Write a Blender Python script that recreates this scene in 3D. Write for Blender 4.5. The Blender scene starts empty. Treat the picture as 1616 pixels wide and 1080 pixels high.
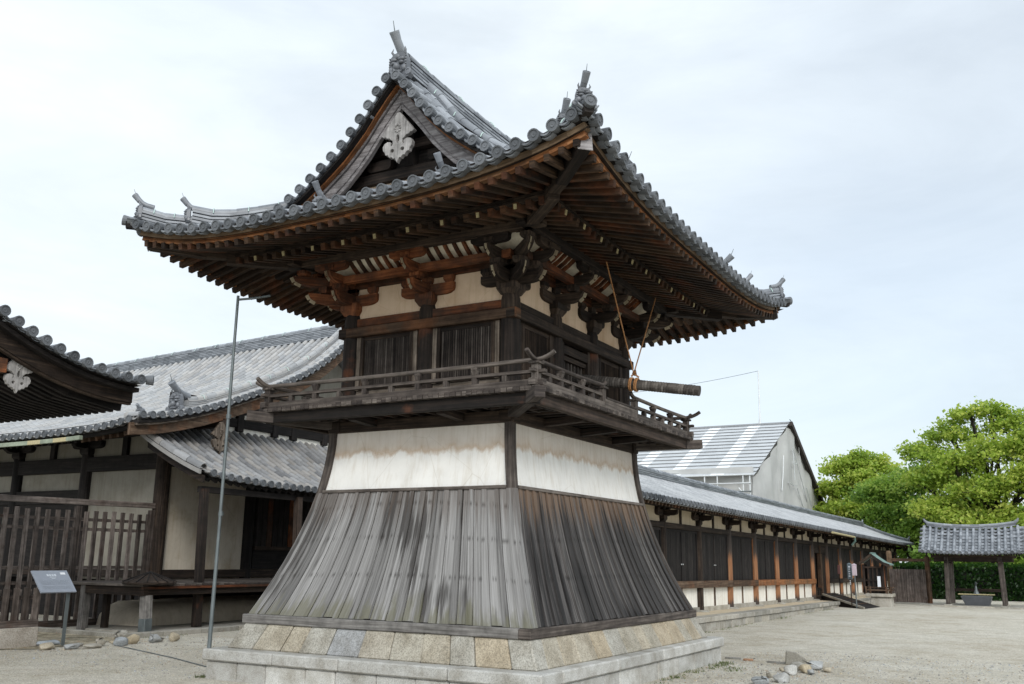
import bpy, math, random
import numpy as np
random.seed(7); RNG = np.random.default_rng(7)
R = math.radians
SC = bpy.context.scene
COL = SC.collection

# ------------------------------------------------------------------ camera
cam_data = bpy.data.cameras.new('camera')
cam = bpy.data.objects.new('camera', cam_data); COL.objects.link(cam); SC.camera = cam
cam_data.sensor_width = 36.0
cam_data.lens = 33.37
cam_data.clip_start = 0.1; cam_data.clip_end = 3000
from mathutils import Matrix, Vector
YAW, PITCH, ROLL = R(-29.680), R(12.830), R(0.7387)
fw = Vector((math.sin(YAW)*math.cos(PITCH), math.cos(YAW)*math.cos(PITCH), math.sin(PITCH)))
rt = Vector((math.cos(YAW), -math.sin(YAW), 0)); up = rt.cross(fw)
rt2 = rt*math.cos(ROLL) + up*math.sin(ROLL); up2 = -rt*math.sin(ROLL) + up*math.cos(ROLL)
M = Matrix((rt2, up2, -fw)).transposed().to_4x4(); M.translation = (7.8116, -13.1707, 1.6632)
cam.matrix_world = M

# ------------------------------------------------------------------ sky, sun, exposure
SUN_EL, SUN_AZ = R(31), R(142)         # azimuth clockwise from +Y
world = bpy.data.worlds.new('World'); SC.world = world; world.use_nodes = True
wn, wl = world.node_tree.nodes, world.node_tree.links
bg = wn['Background']
sky = wn.new('ShaderNodeTexSky'); sky.sky_type = 'NISHITA'; sky.sun_disc = False
sky.sun_elevation = SUN_EL; sky.sun_rotation = SUN_AZ; sky.air_density = 1.0; sky.dust_density = 2.0
tc = wn.new('ShaderNodeTexCoord')
mp = wn.new('ShaderNodeMapping'); mp.inputs['Scale'].default_value = (1.0, 1.0, 3.2)
mp.inputs['Rotation'].default_value = (0.1, 0.15, 0.6)
n1 = wn.new('ShaderNodeTexNoise'); n1.inputs['Scale'].default_value = 1.5
n1.inputs['Detail'].default_value = 7; n1.inputs['Roughness'].default_value = 0.55
wl.new(tc.outputs['Generated'], mp.inputs['Vector']); wl.new(mp.outputs['Vector'], n1.inputs['Vector'])
cr = wn.new('ShaderNodeValToRGB')
cr.color_ramp.elements[0].position = 0.30; cr.color_ramp.elements[0].color = (0.72, 0.72, 0.72, 1)
cr.color_ramp.elements[1].position = 0.62; cr.color_ramp.elements[1].color = (1.0, 1.0, 1.0, 1)
wl.new(n1.outputs['Fac'], cr.inputs['Fac'])
# the overcast is brightest round the hidden sun (behind the camera) and overhead
dot = wn.new('ShaderNodeVectorMath'); dot.operation = 'DOT_PRODUCT'
sd = (math.sin(SUN_AZ)*math.cos(SUN_EL), math.cos(SUN_AZ)*math.cos(SUN_EL), math.sin(SUN_EL))
dot.inputs[1].default_value = sd; wl.new(tc.outputs['Generated'], dot.inputs[0])
mr = wn.new('ShaderNodeMapRange'); mr.inputs['From Min'].default_value = 0.15; mr.inputs['From Max'].default_value = 1.0
mr.inputs['To Min'].default_value = 1.0; mr.inputs['To Max'].default_value = 1.7
wl.new(dot.outputs['Value'], mr.inputs['Value'])
cc = wn.new('ShaderNodeMix'); cc.data_type = 'RGBA'; cc.blend_type = 'MULTIPLY'; cc.inputs[0].default_value = 1.0
cc.inputs[6].default_value = (6.6, 7.15, 7.5, 1); wl.new(mr.outputs['Result'], cc.inputs[7])
mx = wn.new('ShaderNodeMix'); mx.data_type = 'RGBA'
# thinner cloud low in the north-east lets the blue through
d2 = wn.new('ShaderNodeVectorMath'); d2.operation = 'DOT_PRODUCT'; d2.inputs[1].default_value = (0.12, 0.96, 0.24); wl.new(tc.outputs['Generated'], d2.inputs[0])
m2 = wn.new('ShaderNodeMapRange'); m2.inputs['From Min'].default_value = 0.80; m2.inputs['From Max'].default_value = 1.0
m2.inputs['To Min'].default_value = 1.0; m2.inputs['To Max'].default_value = 0.62; wl.new(d2.outputs['Value'], m2.inputs['Value'])
mm_ = wn.new('ShaderNodeMath'); mm_.operation = 'MULTIPLY'; wl.new(cr.outputs['Color'], mm_.inputs[0]); wl.new(m2.outputs['Result'], mm_.inputs[1])
n2 = wn.new('ShaderNodeTexNoise'); n2.inputs['Scale'].default_value = 2.6; n2.inputs['Detail'].default_value = 8; n2.inputs['Roughness'].default_value = 0.6; n2.inputs['Distortion'].default_value = 0.6
wl.new(mp.outputs['Vector'], n2.inputs['Vector'])
m3 = wn.new('ShaderNodeMapRange'); m3.inputs['From Min'].default_value = 0.35; m3.inputs['From Max'].default_value = 0.65; m3.inputs['To Min'].default_value = 0.97; m3.inputs['To Max'].default_value = 1.10
wl.new(n2.outputs['Fac'], m3.inputs['Value'])
m4 = wn.new('ShaderNodeMath'); m4.operation = 'MULTIPLY'; wl.new(mr.outputs['Result'], m4.inputs[0]); wl.new(m3.outputs['Result'], m4.inputs[1]); wl.new(m4.outputs[0], cc.inputs[7])
wl.new(mm_.outputs[0], mx.inputs[0]); wl.new(sky.outputs['Color'], mx.inputs[6]); wl.new(cc.outputs[2], mx.inputs[7])
wl.new(mx.outputs[2], bg.inputs['Color']); bg.inputs['Strength'].default_value = 0.12
sun_d = bpy.data.lights.new('sun', 'SUN'); sun_d.energy = 1.25; sun_d.angle = R(16); sun_d.color = (1, .965, .91)
sun = bpy.data.objects.new('sun', sun_d); COL.objects.link(sun)
sun.rotation_euler = Vector(sd).to_track_quat('Z', 'Y').to_euler(); sun.location = (20, -30, 40)
SC.view_settings.view_transform = 'Standard'; SC.view_settings.look = 'None'
SC.view_settings.exposure = 0.30; SC.view_settings.gamma = 1.0
SC.cycles.max_bounces = 8; SC.cycles.diffuse_bounces = 4; SC.cycles.glossy_bounces = 3
SC.cycles.transparent_max_bounces = 8; SC.cycles.caustics_reflective = False; SC.cycles.caustics_refractive = False

# ------------------------------------------------------------------ materials
def new_mat(name):
    m = bpy.data.materials.new(name); m.use_nodes = True
    nt = m.node_tree; b = nt.nodes['Principled BSDF']
    return m, nt.nodes, nt.links, b
def ramp(nodes, stops):
    r = nodes.new('ShaderNodeValToRGB'); e = r.color_ramp.elements
    while len(e) < len(stops): e.new(0.5)
    for el, (p, c) in zip(e, stops): el.position = p; el.color = (*c, 1)
    return r
def math_n(nodes, links, op, a, b=None, clamp=False):
    n = nodes.new('ShaderNodeMath'); n.operation = op; n.use_clamp = clamp
    for i, v in enumerate((a, b)):
        if v is None: continue
        if isinstance(v, (int, float)): n.inputs[i].default_value = v
        else: links.new(v, n.inputs[i])
    return n.outputs[0]
def mix_c(nodes, links, fac, a, b, blend='MIX'):
    n = nodes.new('ShaderNodeMix'); n.data_type = 'RGBA'; n.blend_type = blend
    for i, v in ((0, fac), (6, a), (7, b)):
        if isinstance(v, (int, float)): n.inputs[i].default_value = v
        elif isinstance(v, tuple): n.inputs[i].default_value = (*v, 1)
        else: links.new(v, n.inputs[i])
    return n.outputs[2]
def noise(nodes, links, vec, scale, detail=4, rough=0.55, dist=0.0):
    n = nodes.new('ShaderNodeTexNoise'); n.inputs['Scale'].default_value = scale
    n.inputs['Detail'].default_value = detail; n.inputs['Roughness'].default_value = rough
    n.inputs['Distortion'].default_value = dist
    if vec is not None: links.new(vec, n.inputs['Vector'])
    return n.outputs['Fac']
def bump(nodes, links, b, h, strength=0.3, dist=0.01):
    n = nodes.new('ShaderNodeBump'); n.inputs['Strength'].default_value = strength
    n.inputs['Distance'].default_value = dist; links.new(h, n.inputs['Height']); links.new(n.outputs['Normal'], b.inputs['Normal'])
def grain_vec(nodes, links, su=1.2, sv=30.0):
    uv = nodes.new('ShaderNodeUVMap'); uv.uv_map = 'uv'
    at = nodes.new('ShaderNodeAttribute'); at.attribute_name = 'rnd'
    sp = nodes.new('ShaderNodeSeparateXYZ'); links.new(uv.outputs[0], sp.inputs[0])
    cb = nodes.new('ShaderNodeCombineXYZ')
    links.new(math_n(nodes, links, 'MULTIPLY', sp.outputs[0], su), cb.inputs[0])
    links.new(math_n(nodes, links, 'MULTIPLY', sp.outputs[1], sv), cb.inputs[1])
    links.new(math_n(nodes, links, 'MULTIPLY', at.outputs['Fac'], 37.0), cb.inputs[2])
    return cb.outputs[0], at.outputs['Fac'], sp
def wood(name, dark, mid, light, accent=None, acc_amt=0.35, rough=0.8, sv=30.0):
    m, N, L, b = new_mat(name)
    v, rnd, sp = grain_vec(N, L, 1.2, sv)
    g = noise(N, L, v, 1.0, 5, 0.6)
    g2 = math_n(N, L, 'ADD', g, math_n(N, L, 'MULTIPLY', math_n(N, L, 'SUBTRACT', rnd, 0.5), 0.30))
    c = ramp(N, [(0.30, dark), (0.52, mid), (0.74, light)]); L.new(g2, c.inputs[0]); col = c.outputs[0]
    tcn = N.new('ShaderNodeTexCoord')
    if accent:
        a = noise(N, L, tcn.outputs['Object'], 1.7, 4, 0.6)
        r2 = ramp(N, [(0.60 - acc_amt*0.4, (0, 0, 0)), (0.80 - acc_amt*0.4, (1, 1, 1))]); L.new(a, r2.inputs[0])
        col = mix_c(N, L, math_n(N, L, 'MULTIPLY', r2.outputs[0], 0.8), col, accent)
    w = noise(N, L, tcn.outputs['Object'], 5.0, 5, 0.65)
    r3 = ramp(N, [(0.35, (0.62, 0.62, 0.62)), (0.62, (1.12, 1.12, 1.12))]); L.new(w, r3.inputs[0])
    col = mix_c(N, L, 1.0, col, r3.outputs[0], 'MULTIPLY')
    L.new(col, b.inputs['Base Color']); b.inputs['Roughness'].default_value = rough
    b.inputs['Specular IOR Level'].default_value = 0.25
    bump(N, L, b, g, 0.35, 0.006)
    return m
def plain(name, col, rough=0.6, metal=0.0, var=0.15, scale=8.0):
    m, N, L, b = new_mat(name)
    tcn = N.new('ShaderNodeTexCoord'); w = noise(N, L, tcn.outputs['Object'], scale, 5, 0.6)
    r3 = ramp(N, [(0.3, tuple(c*(1-var) for c in col)), (0.7, tuple(min(1, c*(1+var)) for c in col))]); L.new(w, r3.inputs[0])
    L.new(r3.outputs[0], b.inputs['Base Color']); b.inputs['Roughness'].default_value = rough; b.inputs['Metallic'].default_value = metal
    bump(N, L, b, w, 0.15, 0.004)
    return m
def tile_mat(name, lo, hi, warm=0.0, rough=0.42, spec=0.5):
    m, N, L, b = new_mat(name)
    at = N.new('ShaderNodeAttribute'); at.attribute_name = 'rnd'
    tcn = N.new('ShaderNodeTexCoord')
    w = noise(N, L, tcn.outputs['Object'], 6.0, 6, 0.65)
    bigw = noise(N, L, tcn.outputs['Object'], 0.9, 4, 0.6)
    f = math_n(N, L, 'ADD', math_n(N, L, 'MULTIPLY', at.outputs['Fac'], 0.34), math_n(N, L, 'ADD', math_n(N, L, 'MULTIPLY', w, 0.40), math_n(N, L, 'MULTIPLY', bigw, 0.26)))
    mid = tuple((a+c)/2 for a, c in zip(lo, hi))
    c = ramp(N, [(0.22, lo), (0.5, mid), (0.78, hi)]); L.new(f, c.inputs[0]); col = c.outputs[0]
    if warm:
        hsh = math_n(N, L, 'FRACT', math_n(N, L, 'MULTIPLY', at.outputs['Fac'], 7.31))
        wm = math_n(N, L, 'MULTIPLY', math_n(N, L, 'GREATER_THAN', hsh, 0.55), warm)
        col = mix_c(N, L, wm, col, (0.42, 0.37, 0.31))
    li = noise(N, L, tcn.outputs['Object'], 26.0, 4, 0.7)
    r2 = ramp(N, [(0.60, (0, 0, 0)), (0.72, (1, 1, 1))]); L.new(li, r2.inputs[0])
    col = mix_c(N, L, math_n(N, L, 'MULTIPLY', r2.outputs[0], 0.35), col, (0.10, 0.10, 0.095))
    L.new(col, b.inputs['Base Color']); b.inputs['Roughness'].default_value = rough
    b.inputs['Specular IOR Level'].default_value = spec
    bump(N, L, b, w, 0.2, 0.006)
    return m
def plaster(name, col, stain_col, lo=None, hi=None, amt=0.7, var=0.08, seed=0.0):
    """white-wash with blotches; lo/hi = heights between which a ragged rain stain starts"""
    m, N, L, b = new_mat(name)
    tcn = N.new('ShaderNodeTexCoord'); ob = tcn.outputs['Object']
    w = noise(N, L, ob, 2.2, 6, 0.6)
    r = ramp(N, [(0.3, tuple(c*(1-var*1.6) for c in col)), (0.65, col)]); L.new(w, r.inputs[0]); c = r.outputs[0]
    if lo is not None:
        sp = N.new('ShaderNodeSeparateXYZ'); L.new(ob, sp.inputs[0])
        mpn = N.new('ShaderNodeMapping'); mpn.inputs['Scale'].default_value = (3.0, 3.0, 1.6)
        mpn.inputs['Location'].default_value = (seed, seed, 0); L.new(ob, mpn.inputs['Vector'])
        e = noise(N, L, mpn.outputs[0], 1.6, 6, 0.62)
        h = math_n(N, L, 'ADD', sp.outputs[2], math_n(N, L, 'MULTIPLY', math_n(N, L, 'SUBTRACT', e, 0.5), 0.42))
        mrn = N.new('ShaderNodeMapRange'); mrn.inputs['From Min'].default_value = lo; mrn.inputs['From Max'].default_value = hi
        L.new(h, mrn.inputs['Value'])
        rr = ramp(N, [(0.0, (0, 0, 0)), (0.16, (.95, .95, .95)), (0.30, (.62, .62, .62)), (0.55, (.42, .42, .42)), (1.0, (.34, .34, .34))]); L.new(mrn.outputs[0], rr.inputs[0])
        c = mix_c(N, L, math_n(N, L, 'MULTIPLY', rr.outputs[0], amt), c, stain_col)
    else:
        e = noise(N, L, ob, 1.3, 5, 0.6)
        rr = ramp(N, [(0.48, (0, 0, 0)), (0.72, (1, 1, 1))]); L.new(e, rr.inputs[0])
        c = mix_c(N, L, math_n(N, L, 'MULTIPLY', rr.outputs[0], amt), c, stain_col)
    md = N.new('ShaderNodeMapping'); md.inputs['Scale'].default_value = (9.0, 9.0, 0.55); L.new(ob, md.inputs['Vector'])
    dr = noise(N, L, md.outputs[0], 1.6, 5, 0.62); rd = ramp(N, [(0.34, (0.80, 0.76, 0.70)), (0.52, (1, 1, 1))]); L.new(dr, rd.inputs[0])
    c = mix_c(N, L, 0.55, c, rd.outputs[0], 'MULTIPLY')
    vc = N.new('ShaderNodeTexVoronoi'); vc.feature = 'DISTANCE_TO_EDGE'; vc.inputs['Scale'].default_value = 1.3
    mw = N.new('ShaderNodeMapping'); L.new(ob, mw.inputs['Vector']); L.new(mw.outputs[0], vc.inputs['Vector'])
    rc = ramp(N, [(0.0, (0.72, 0.68, 0.62)), (0.006, (1, 1, 1))]); L.new(vc.outputs['Distance'], rc.inputs[0])
    c = mix_c(N, L, 0.5, c, rc.outputs[0], 'MULTIPLY')
    L.new(c, b.inputs['Base Color']); b.inputs['Roughness'].default_value = 0.9
    b.inputs['Specular IOR Level'].default_value = 0.15
    bump(N, L, b, noise(N, L, ob, 40, 3), 0.08, 0.003)
    return m
def stone(name, cols, speck=0.35, rough=0.85, sc=70.0):
    """granite; each block takes its tint from its own random number"""
    m, N, L, b = new_mat(name)
    at = N.new('ShaderNodeAttribute'); at.attribute_name = 'rnd'
    tcn = N.new('ShaderNodeTexCoord'); ob = tcn.outputs['Object']
    n = len(cols); r = ramp(N, [(i/max(1, n-1), c) for i, c in enumerate(cols)]); r.color_ramp.interpolation = 'LINEAR'
    L.new(at.outputs['Fac'], r.inputs[0]); c = r.outputs[0]
    w = noise(N, L, ob, 3.0, 5, 0.65)
    r2 = ramp(N, [(0.32, (0.66, 0.63, 0.58)), (0.6, (1.08, 1.08, 1.08))]); L.new(w, r2.inputs[0])
    c = mix_c(N, L, 1.0, c, r2.outputs[0], 'MULTIPLY')
    s = noise(N, L, ob, sc, 3, 0.8)
    r3 = ramp(N, [(0.36, (1-speck,)*3), (0.52, (1, 1, 1)), (0.68, (1+speck*.5,)*3)]); L.new(s, r3.inputs[0])
    c = mix_c(N, L, 1.0, c, r3.outputs[0], 'MULTIPLY')
    L.new(c, b.inputs['Base Color']); b.inputs['Roughness'].default_value = rough
    bump(N, L, b, s, 0.35, 0.006)
    return m
def leaf_mat(name, lo, mid, hi):
    m, N, L, b = new_mat(name)
    at = N.new('ShaderNodeAttribute'); at.attribute_name = 'rnd'
    c = ramp(N, [(0.0, lo), (0.55, mid), (1.0, hi)]); L.new(at.outputs['Fac'], c.inputs[0])
    L.new(c.outputs[0], b.inputs['Base Color']); b.inputs['Roughness'].default_value = 0.5
    tr = N.new('ShaderNodeBsdfTranslucent'); L.new(c.outputs[0], tr.inputs['Color'])
    mxs = N.new('ShaderNodeMixShader'); mxs.inputs[0].default_value = 0.55
    L.new(b.outputs[0], mxs.inputs[1]); L.new(tr.outputs[0], mxs.inputs[2])
    L.new(mxs.outputs[0], N['Material Output'].inputs['Surface'])
    return m

MT = {}
MT['tile'] = tile_mat('roof tile', (0.075, 0.083, 0.096), (0.315, 0.335, 0.365))
MT['tile_light'] = tile_mat('pale roof tile', (0.24, 0.25, 0.265), (0.48, 0.49, 0.50), rough=0.5)
MT['tile_hall'] = tile_mat('hall roof tile', (0.22, 0.225, 0.235), (0.43, 0.435, 0.44), warm=0.22, rough=0.5)
MT['tile_dark'] = tile_mat('dark tile', (0.07, 0.075, 0.085), (0.19, 0.2, 0.22))
MT['disc'] = tile_mat('eave disc tile', (0.055, 0.060, 0.067), (0.165, 0.175, 0.19), rough=0.6, spec=0.3)
MT['wood'] = wood('weathered dark wood', (0.010, 0.007, 0.006), (0.028, 0.019, 0.014), (0.075, 0.052, 0.037))
MT['wood_eave'] = wood('eave wood', (0.013, 0.008, 0.006), (0.038, 0.023, 0.014), (0.090, 0.052, 0.030), accent=(0.13, 0.042, 0.016), acc_amt=0.22)
MT['wood_tan'] = wood('eroded tan wood', (0.07, 0.045, 0.026), (0.15, 0.098, 0.058), (0.24, 0.17, 0.11))
MT['wood_post'] = wood('old post wood', (0.010, 0.008, 0.007), (0.028, 0.020, 0.016), (0.070, 0.049, 0.038), accent=(0.17, 0.055, 0.022), acc_amt=-0.02)
MT['wood_red'] = wood('old red wood', (0.048, 0.017, 0.008), (0.155, 0.050, 0.019), (0.29, 0.105, 0.042), accent=(0.045, 0.030, 0.022), acc_amt=0.45)
MT['wood_orange'] = wood('orange wood', (0.10, 0.035, 0.012), (0.22, 0.085, 0.030), (0.36, 0.17, 0.075), accent=(0.13, 0.085, 0.05), acc_amt=0.3)
MT['wood_brown'] = wood('brown wood', (0.035, 0.020, 0.012), (0.085, 0.052, 0.033), (0.16, 0.11, 0.075), accent=(0.15, 0.06, 0.025), acc_amt=0.2)
MT['wood_grey'] = wood('grey weathered wood', (0.10, 0.092, 0.086), (0.20, 0.19, 0.18), (0.34, 0.325, 0.31))
MT['wood_rail'] = wood('railing wood', (0.030, 0.024, 0.022), (0.078, 0.064, 0.056), (0.165, 0.142, 0.125))
MT['wood_pale'] = wood('pale jamb wood', (0.04, 0.03, 0.024), (0.125, 0.098, 0.076), (0.28, 0.23, 0.185))
MT['wood_black'] = wood('black wood', (0.006, 0.005, 0.005), (0.016, 0.013, 0.012), (0.034, 0.028, 0.026))
MT['wood_fence'] = wood('fence wood', (0.034, 0.027, 0.023), (0.10, 0.080, 0.070), (0.22, 0.185, 0.165), accent=(0.07, 0.034, 0.022), acc_amt=0.08)
MT['barge'] = wood('bargeboard wood', (0.09, 0.08, 0.08), (0.20, 0.185, 0.187), (0.34, 0.325, 0.325))
MT['pendant'] = wood('pendant wood', (0.20, 0.19, 0.185), (0.34, 0.325, 0.315), (0.45, 0.435, 0.42))
MT['rib_white'] = plaster('cove panel', (0.80, 0.73, 0.60), (0.42, 0.32, 0.21), amt=0.4)
MT['gold'] = plain('pale gilt cap', (0.42, 0.36, 0.20), 0.5, 0.0, 0.3, 30)
MT['plaster_tower'] = plaster('tower plaster', (0.77, 0.755, 0.725), (0.42, 0.275, 0.155), 3.07, 3.52, 0.70)
MT['plaster_up'] = plaster('upper plaster', (0.64, 0.49, 0.355), (0.42, 0.28, 0.17), amt=0.75)
MT['worn_paint'] = plaster('worn end paint', (0.40, 0.34, 0.24), (0.12, 0.08, 0.05), amt=0.8)
MT['plaster_shaded'] = plaster('shaded grey plaster', (0.255, 0.24, 0.205), (0.15, 0.13, 0.10), amt=0.6)  # hall plaster with the shade under the deep eave painted into its colour
MT['tile_porch'] = tile_mat('porch roof tile', (0.11, 0.112, 0.118), (0.34, 0.34, 0.345), warm=0.25, rough=0.5)
MT['plaster_low'] = plaster('low wall plaster', (0.82, 0.79, 0.72), (0.66, 0.58, 0.46), amt=0.35)
MT['plaster_hall'] = plaster('hall plaster', (0.56, 0.505, 0.42), (0.33, 0.255, 0.16), amt=0.8)
MT['plaster_tan'] = plaster('tan plaster', (0.58, 0.49, 0.36), (0.45, 0.36, 0.25), amt=0.4)
MT['mound'] = plaster('base mound plaster', (0.60, 0.53, 0.43), (0.30, 0.25, 0.18), amt=0.55)
MT['granite'] = stone('granite', [(0.40, 0.395, 0.375), (0.47, 0.465, 0.445), (0.53, 0.525, 0.50)])
MT['patch'] = stone('patchwork stone', [(0.35, 0.325, 0.27), (0.38, 0.335, 0.26), (0.365, 0.30, 0.21), (0.34, 0.325, 0.285), (0.37, 0.355, 0.315), (0.285, 0.29, 0.295), (0.36, 0.365, 0.355)], 0.42, sc=48)
MT['rock'] = stone('garden rock', [(0.22, 0.22, 0.21), (0.34, 0.33, 0.30), (0.42, 0.36, 0.26), (0.30, 0.33, 0.36), (0.46, 0.45, 0.42)], 0.25, sc=40)
MT['old_stone'] = stone('old kerb stone', [(0.26, 0.25, 0.22), (0.36, 0.34, 0.30), (0.42, 0.39, 0.33)], 0.35)
MT['metal'] = plain('grey metal', (0.13, 0.15, 0.155), 0.5, 0.4, 0.25, 4)
MT['metal_pale'] = plain('white painted metal', (0.62, 0.64, 0.65), 0.4, 0.3, 0.1, 4)
MT['wire'] = plain('verdigris wire', (0.44, 0.56, 0.52), 0.6, 0.0, 0.2, 30)
MT['copper'] = plain('green copper', (0.135, 0.215, 0.19), 0.6, 0.0, 0.3, 6)
MT['rope'] = plain('hemp rope', (0.34, 0.165, 0.065), 0.85, 0.0, 0.3, 40)
MT['log'] = wood('bark log', (0.05, 0.043, 0.038), (0.11, 0.097, 0.087), (0.19, 0.172, 0.155), sv=9)
MT['bark'] = wood('tree bark', (0.02, 0.017, 0.013), (0.05, 0.042, 0.033), (0.10, 0.085, 0.07), sv=12)
MT['black'] = plain('dark interior', (0.010, 0.009, 0.008), 0.9)
MT['leaf'] = leaf_mat('leaf', (0.15, 0.27, 0.035), (0.40, 0.52, 0.08), (0.66, 0.68, 0.17))
MT['leaf_b'] = leaf_mat('leaf deep', (0.10, 0.21, 0.035), (0.28, 0.43, 0.07), (0.50, 0.60, 0.13))
MT['hedge'] = leaf_mat('hedge leaf', (0.008, 0.03, 0.006), (0.02, 0.065, 0.010), (0.06, 0.13, 0.02))
MT['grass'] = leaf_mat('weed', (0.05, 0.09, 0.02), (0.12, 0.17, 0.045), (0.24, 0.26, 0.10))

# special materials --------------------------------------------------------
def skirt_mat(name, base, streak, light, low_moss, top_acc):
    """weathered plank skirt: grain along each board, dark rain streaks, rows of nail bleed, moss low down, raw wood under the rail"""
    m, N, L, b = new_mat(name)
    v, rnd, sp = grain_vec(N, L, 0.9, 42.0)
    g = noise(N, L, v, 1.0, 6, 0.62)
    g2 = math_n(N, L, 'ADD', g, math_n(N, L, 'MULTIPLY', math_n(N, L, 'SUBTRACT', rnd, 0.5), 0.24))
    c = ramp(N, [(0.28, tuple(x*0.55 for x in base)), (0.5, base), (0.72, light)]); L.new(g2, c.inputs[0]); col = c.outputs[0]
    v2, _, _ = grain_vec(N, L, 0.42, 5.0)
    s = noise(N, L, v2, 1.0, 4, 0.6)
    tcn = N.new('ShaderNodeTexCoord'); s2 = noise(N, L, tcn.outputs['Object'], 0.75, 2, 0.5)
    st = math_n(N, L, 'ADD', math_n(N, L, 'MULTIPLY', s, 0.62), math_n(N, L, 'MULTIPLY', s2, 0.38))
    r2 = ramp(N, [(0.53, (0, 0, 0)), (0.585, (1, 1, 1))]); L.new(st, r2.inputs[0])
    col = mix_c(N, L, math_n(N, L, 'MULTIPLY', r2.outputs[0], 0.85), col, streak)
    # three rows of nail bleed; u = metres from the bottom edge
    fr = None
    for hgt in (0.62, 1.16, 1.64):
        d = math_n(N, L, 'ABSOLUTE', math_n(N, L, 'SUBTRACT', sp.outputs[0], hgt))
        one = math_n(N, L, 'SUBTRACT', 1.0, math_n(N, L, 'MULTIPLY', d, 20.0), True)
        fr = one if fr is None else math_n(N, L, 'MAXIMUM', fr, one)
    vv, _, _ = grain_vec(N, L, 1.0, 26.0)
    nb = noise(N, L, vv, 1.0, 2, 0.5)
    r4 = ramp(N, [(0.54, (0, 0, 0)), (0.58, (1, 1, 1))]); L.new(nb, r4.inputs[0])
    col = mix_c(N, L, math_n(N, L, 'MULTIPLY', math_n(N, L, 'MULTIPLY', r4.outputs[0], fr), 0.65), col, tuple(x*0.9 for x in streak))
    if low_moss:
        mm = noise(N, L, grain_vec(N, L, 1.6, 7.0)[0], 1.0, 4, 0.6)
        mrn = N.new('ShaderNodeMapRange'); mrn.inputs['From Min'].default_value = 1.0; mrn.inputs['From Max'].default_value = -0.15
        L.new(sp.outputs[0], mrn.inputs['Value'])
        ms = math_n(N, L, 'MULTIPLY', mrn.outputs[0], math_n(N, L, 'MULTIPLY', mm, 1.7))
        r5 = ramp(N, [(0.52, (0, 0, 0)), (0.74, (1, 1, 1))]); L.new(ms, r5.inputs[0])
        col = mix_c(N, L, math_n(N, L, 'MULTIPLY', r5.outputs[0], 0.65), col, low_moss)
    if top_acc:
        mrn = N.new('ShaderNodeMapRange'); mrn.inputs['From Min'].default_value = 0.45; mrn.inputs['From Max'].default_value = 1.9
        L.new(sp.outputs[0], mrn.inputs['Value'])
        v3, _, _ = grain_vec(N, L, 0.5, 12.0)
        mm = noise(N, L, v3, 1.0, 5, 0.65)
        ms = math_n(N, L, 'MULTIPLY', mrn.outputs[0], math_n(N, L, 'MULTIPLY', mm, 1.55))
        r5 = ramp(N, [(0.50, (0, 0, 0)), (0.70, (1, 1, 1))]); L.new(ms, r5.inputs[0])
        col = mix_c(N, L, math_n(N, L, 'MULTIPLY', r5.outputs[0], 0.85 if not low_moss else 0.45), col, top_acc)
    L.new(col, b.inputs['Base Color']); b.inputs['Roughness'].default_value = 0.78; b.inputs['Specular IOR Level'].default_value = 0.3
    bump(N, L, b, g, 0.4, 0.006)
    return m
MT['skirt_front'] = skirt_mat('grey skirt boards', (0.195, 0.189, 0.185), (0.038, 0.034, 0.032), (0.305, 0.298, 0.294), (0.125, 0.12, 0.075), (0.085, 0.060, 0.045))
MT['skirt_side'] = skirt_mat('dark skirt boards', (0.042, 0.038, 0.037), (0.012, 0.011, 0.011), (0.14, 0.13, 0.125), None, (0.17, 0.115, 0.08))
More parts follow.
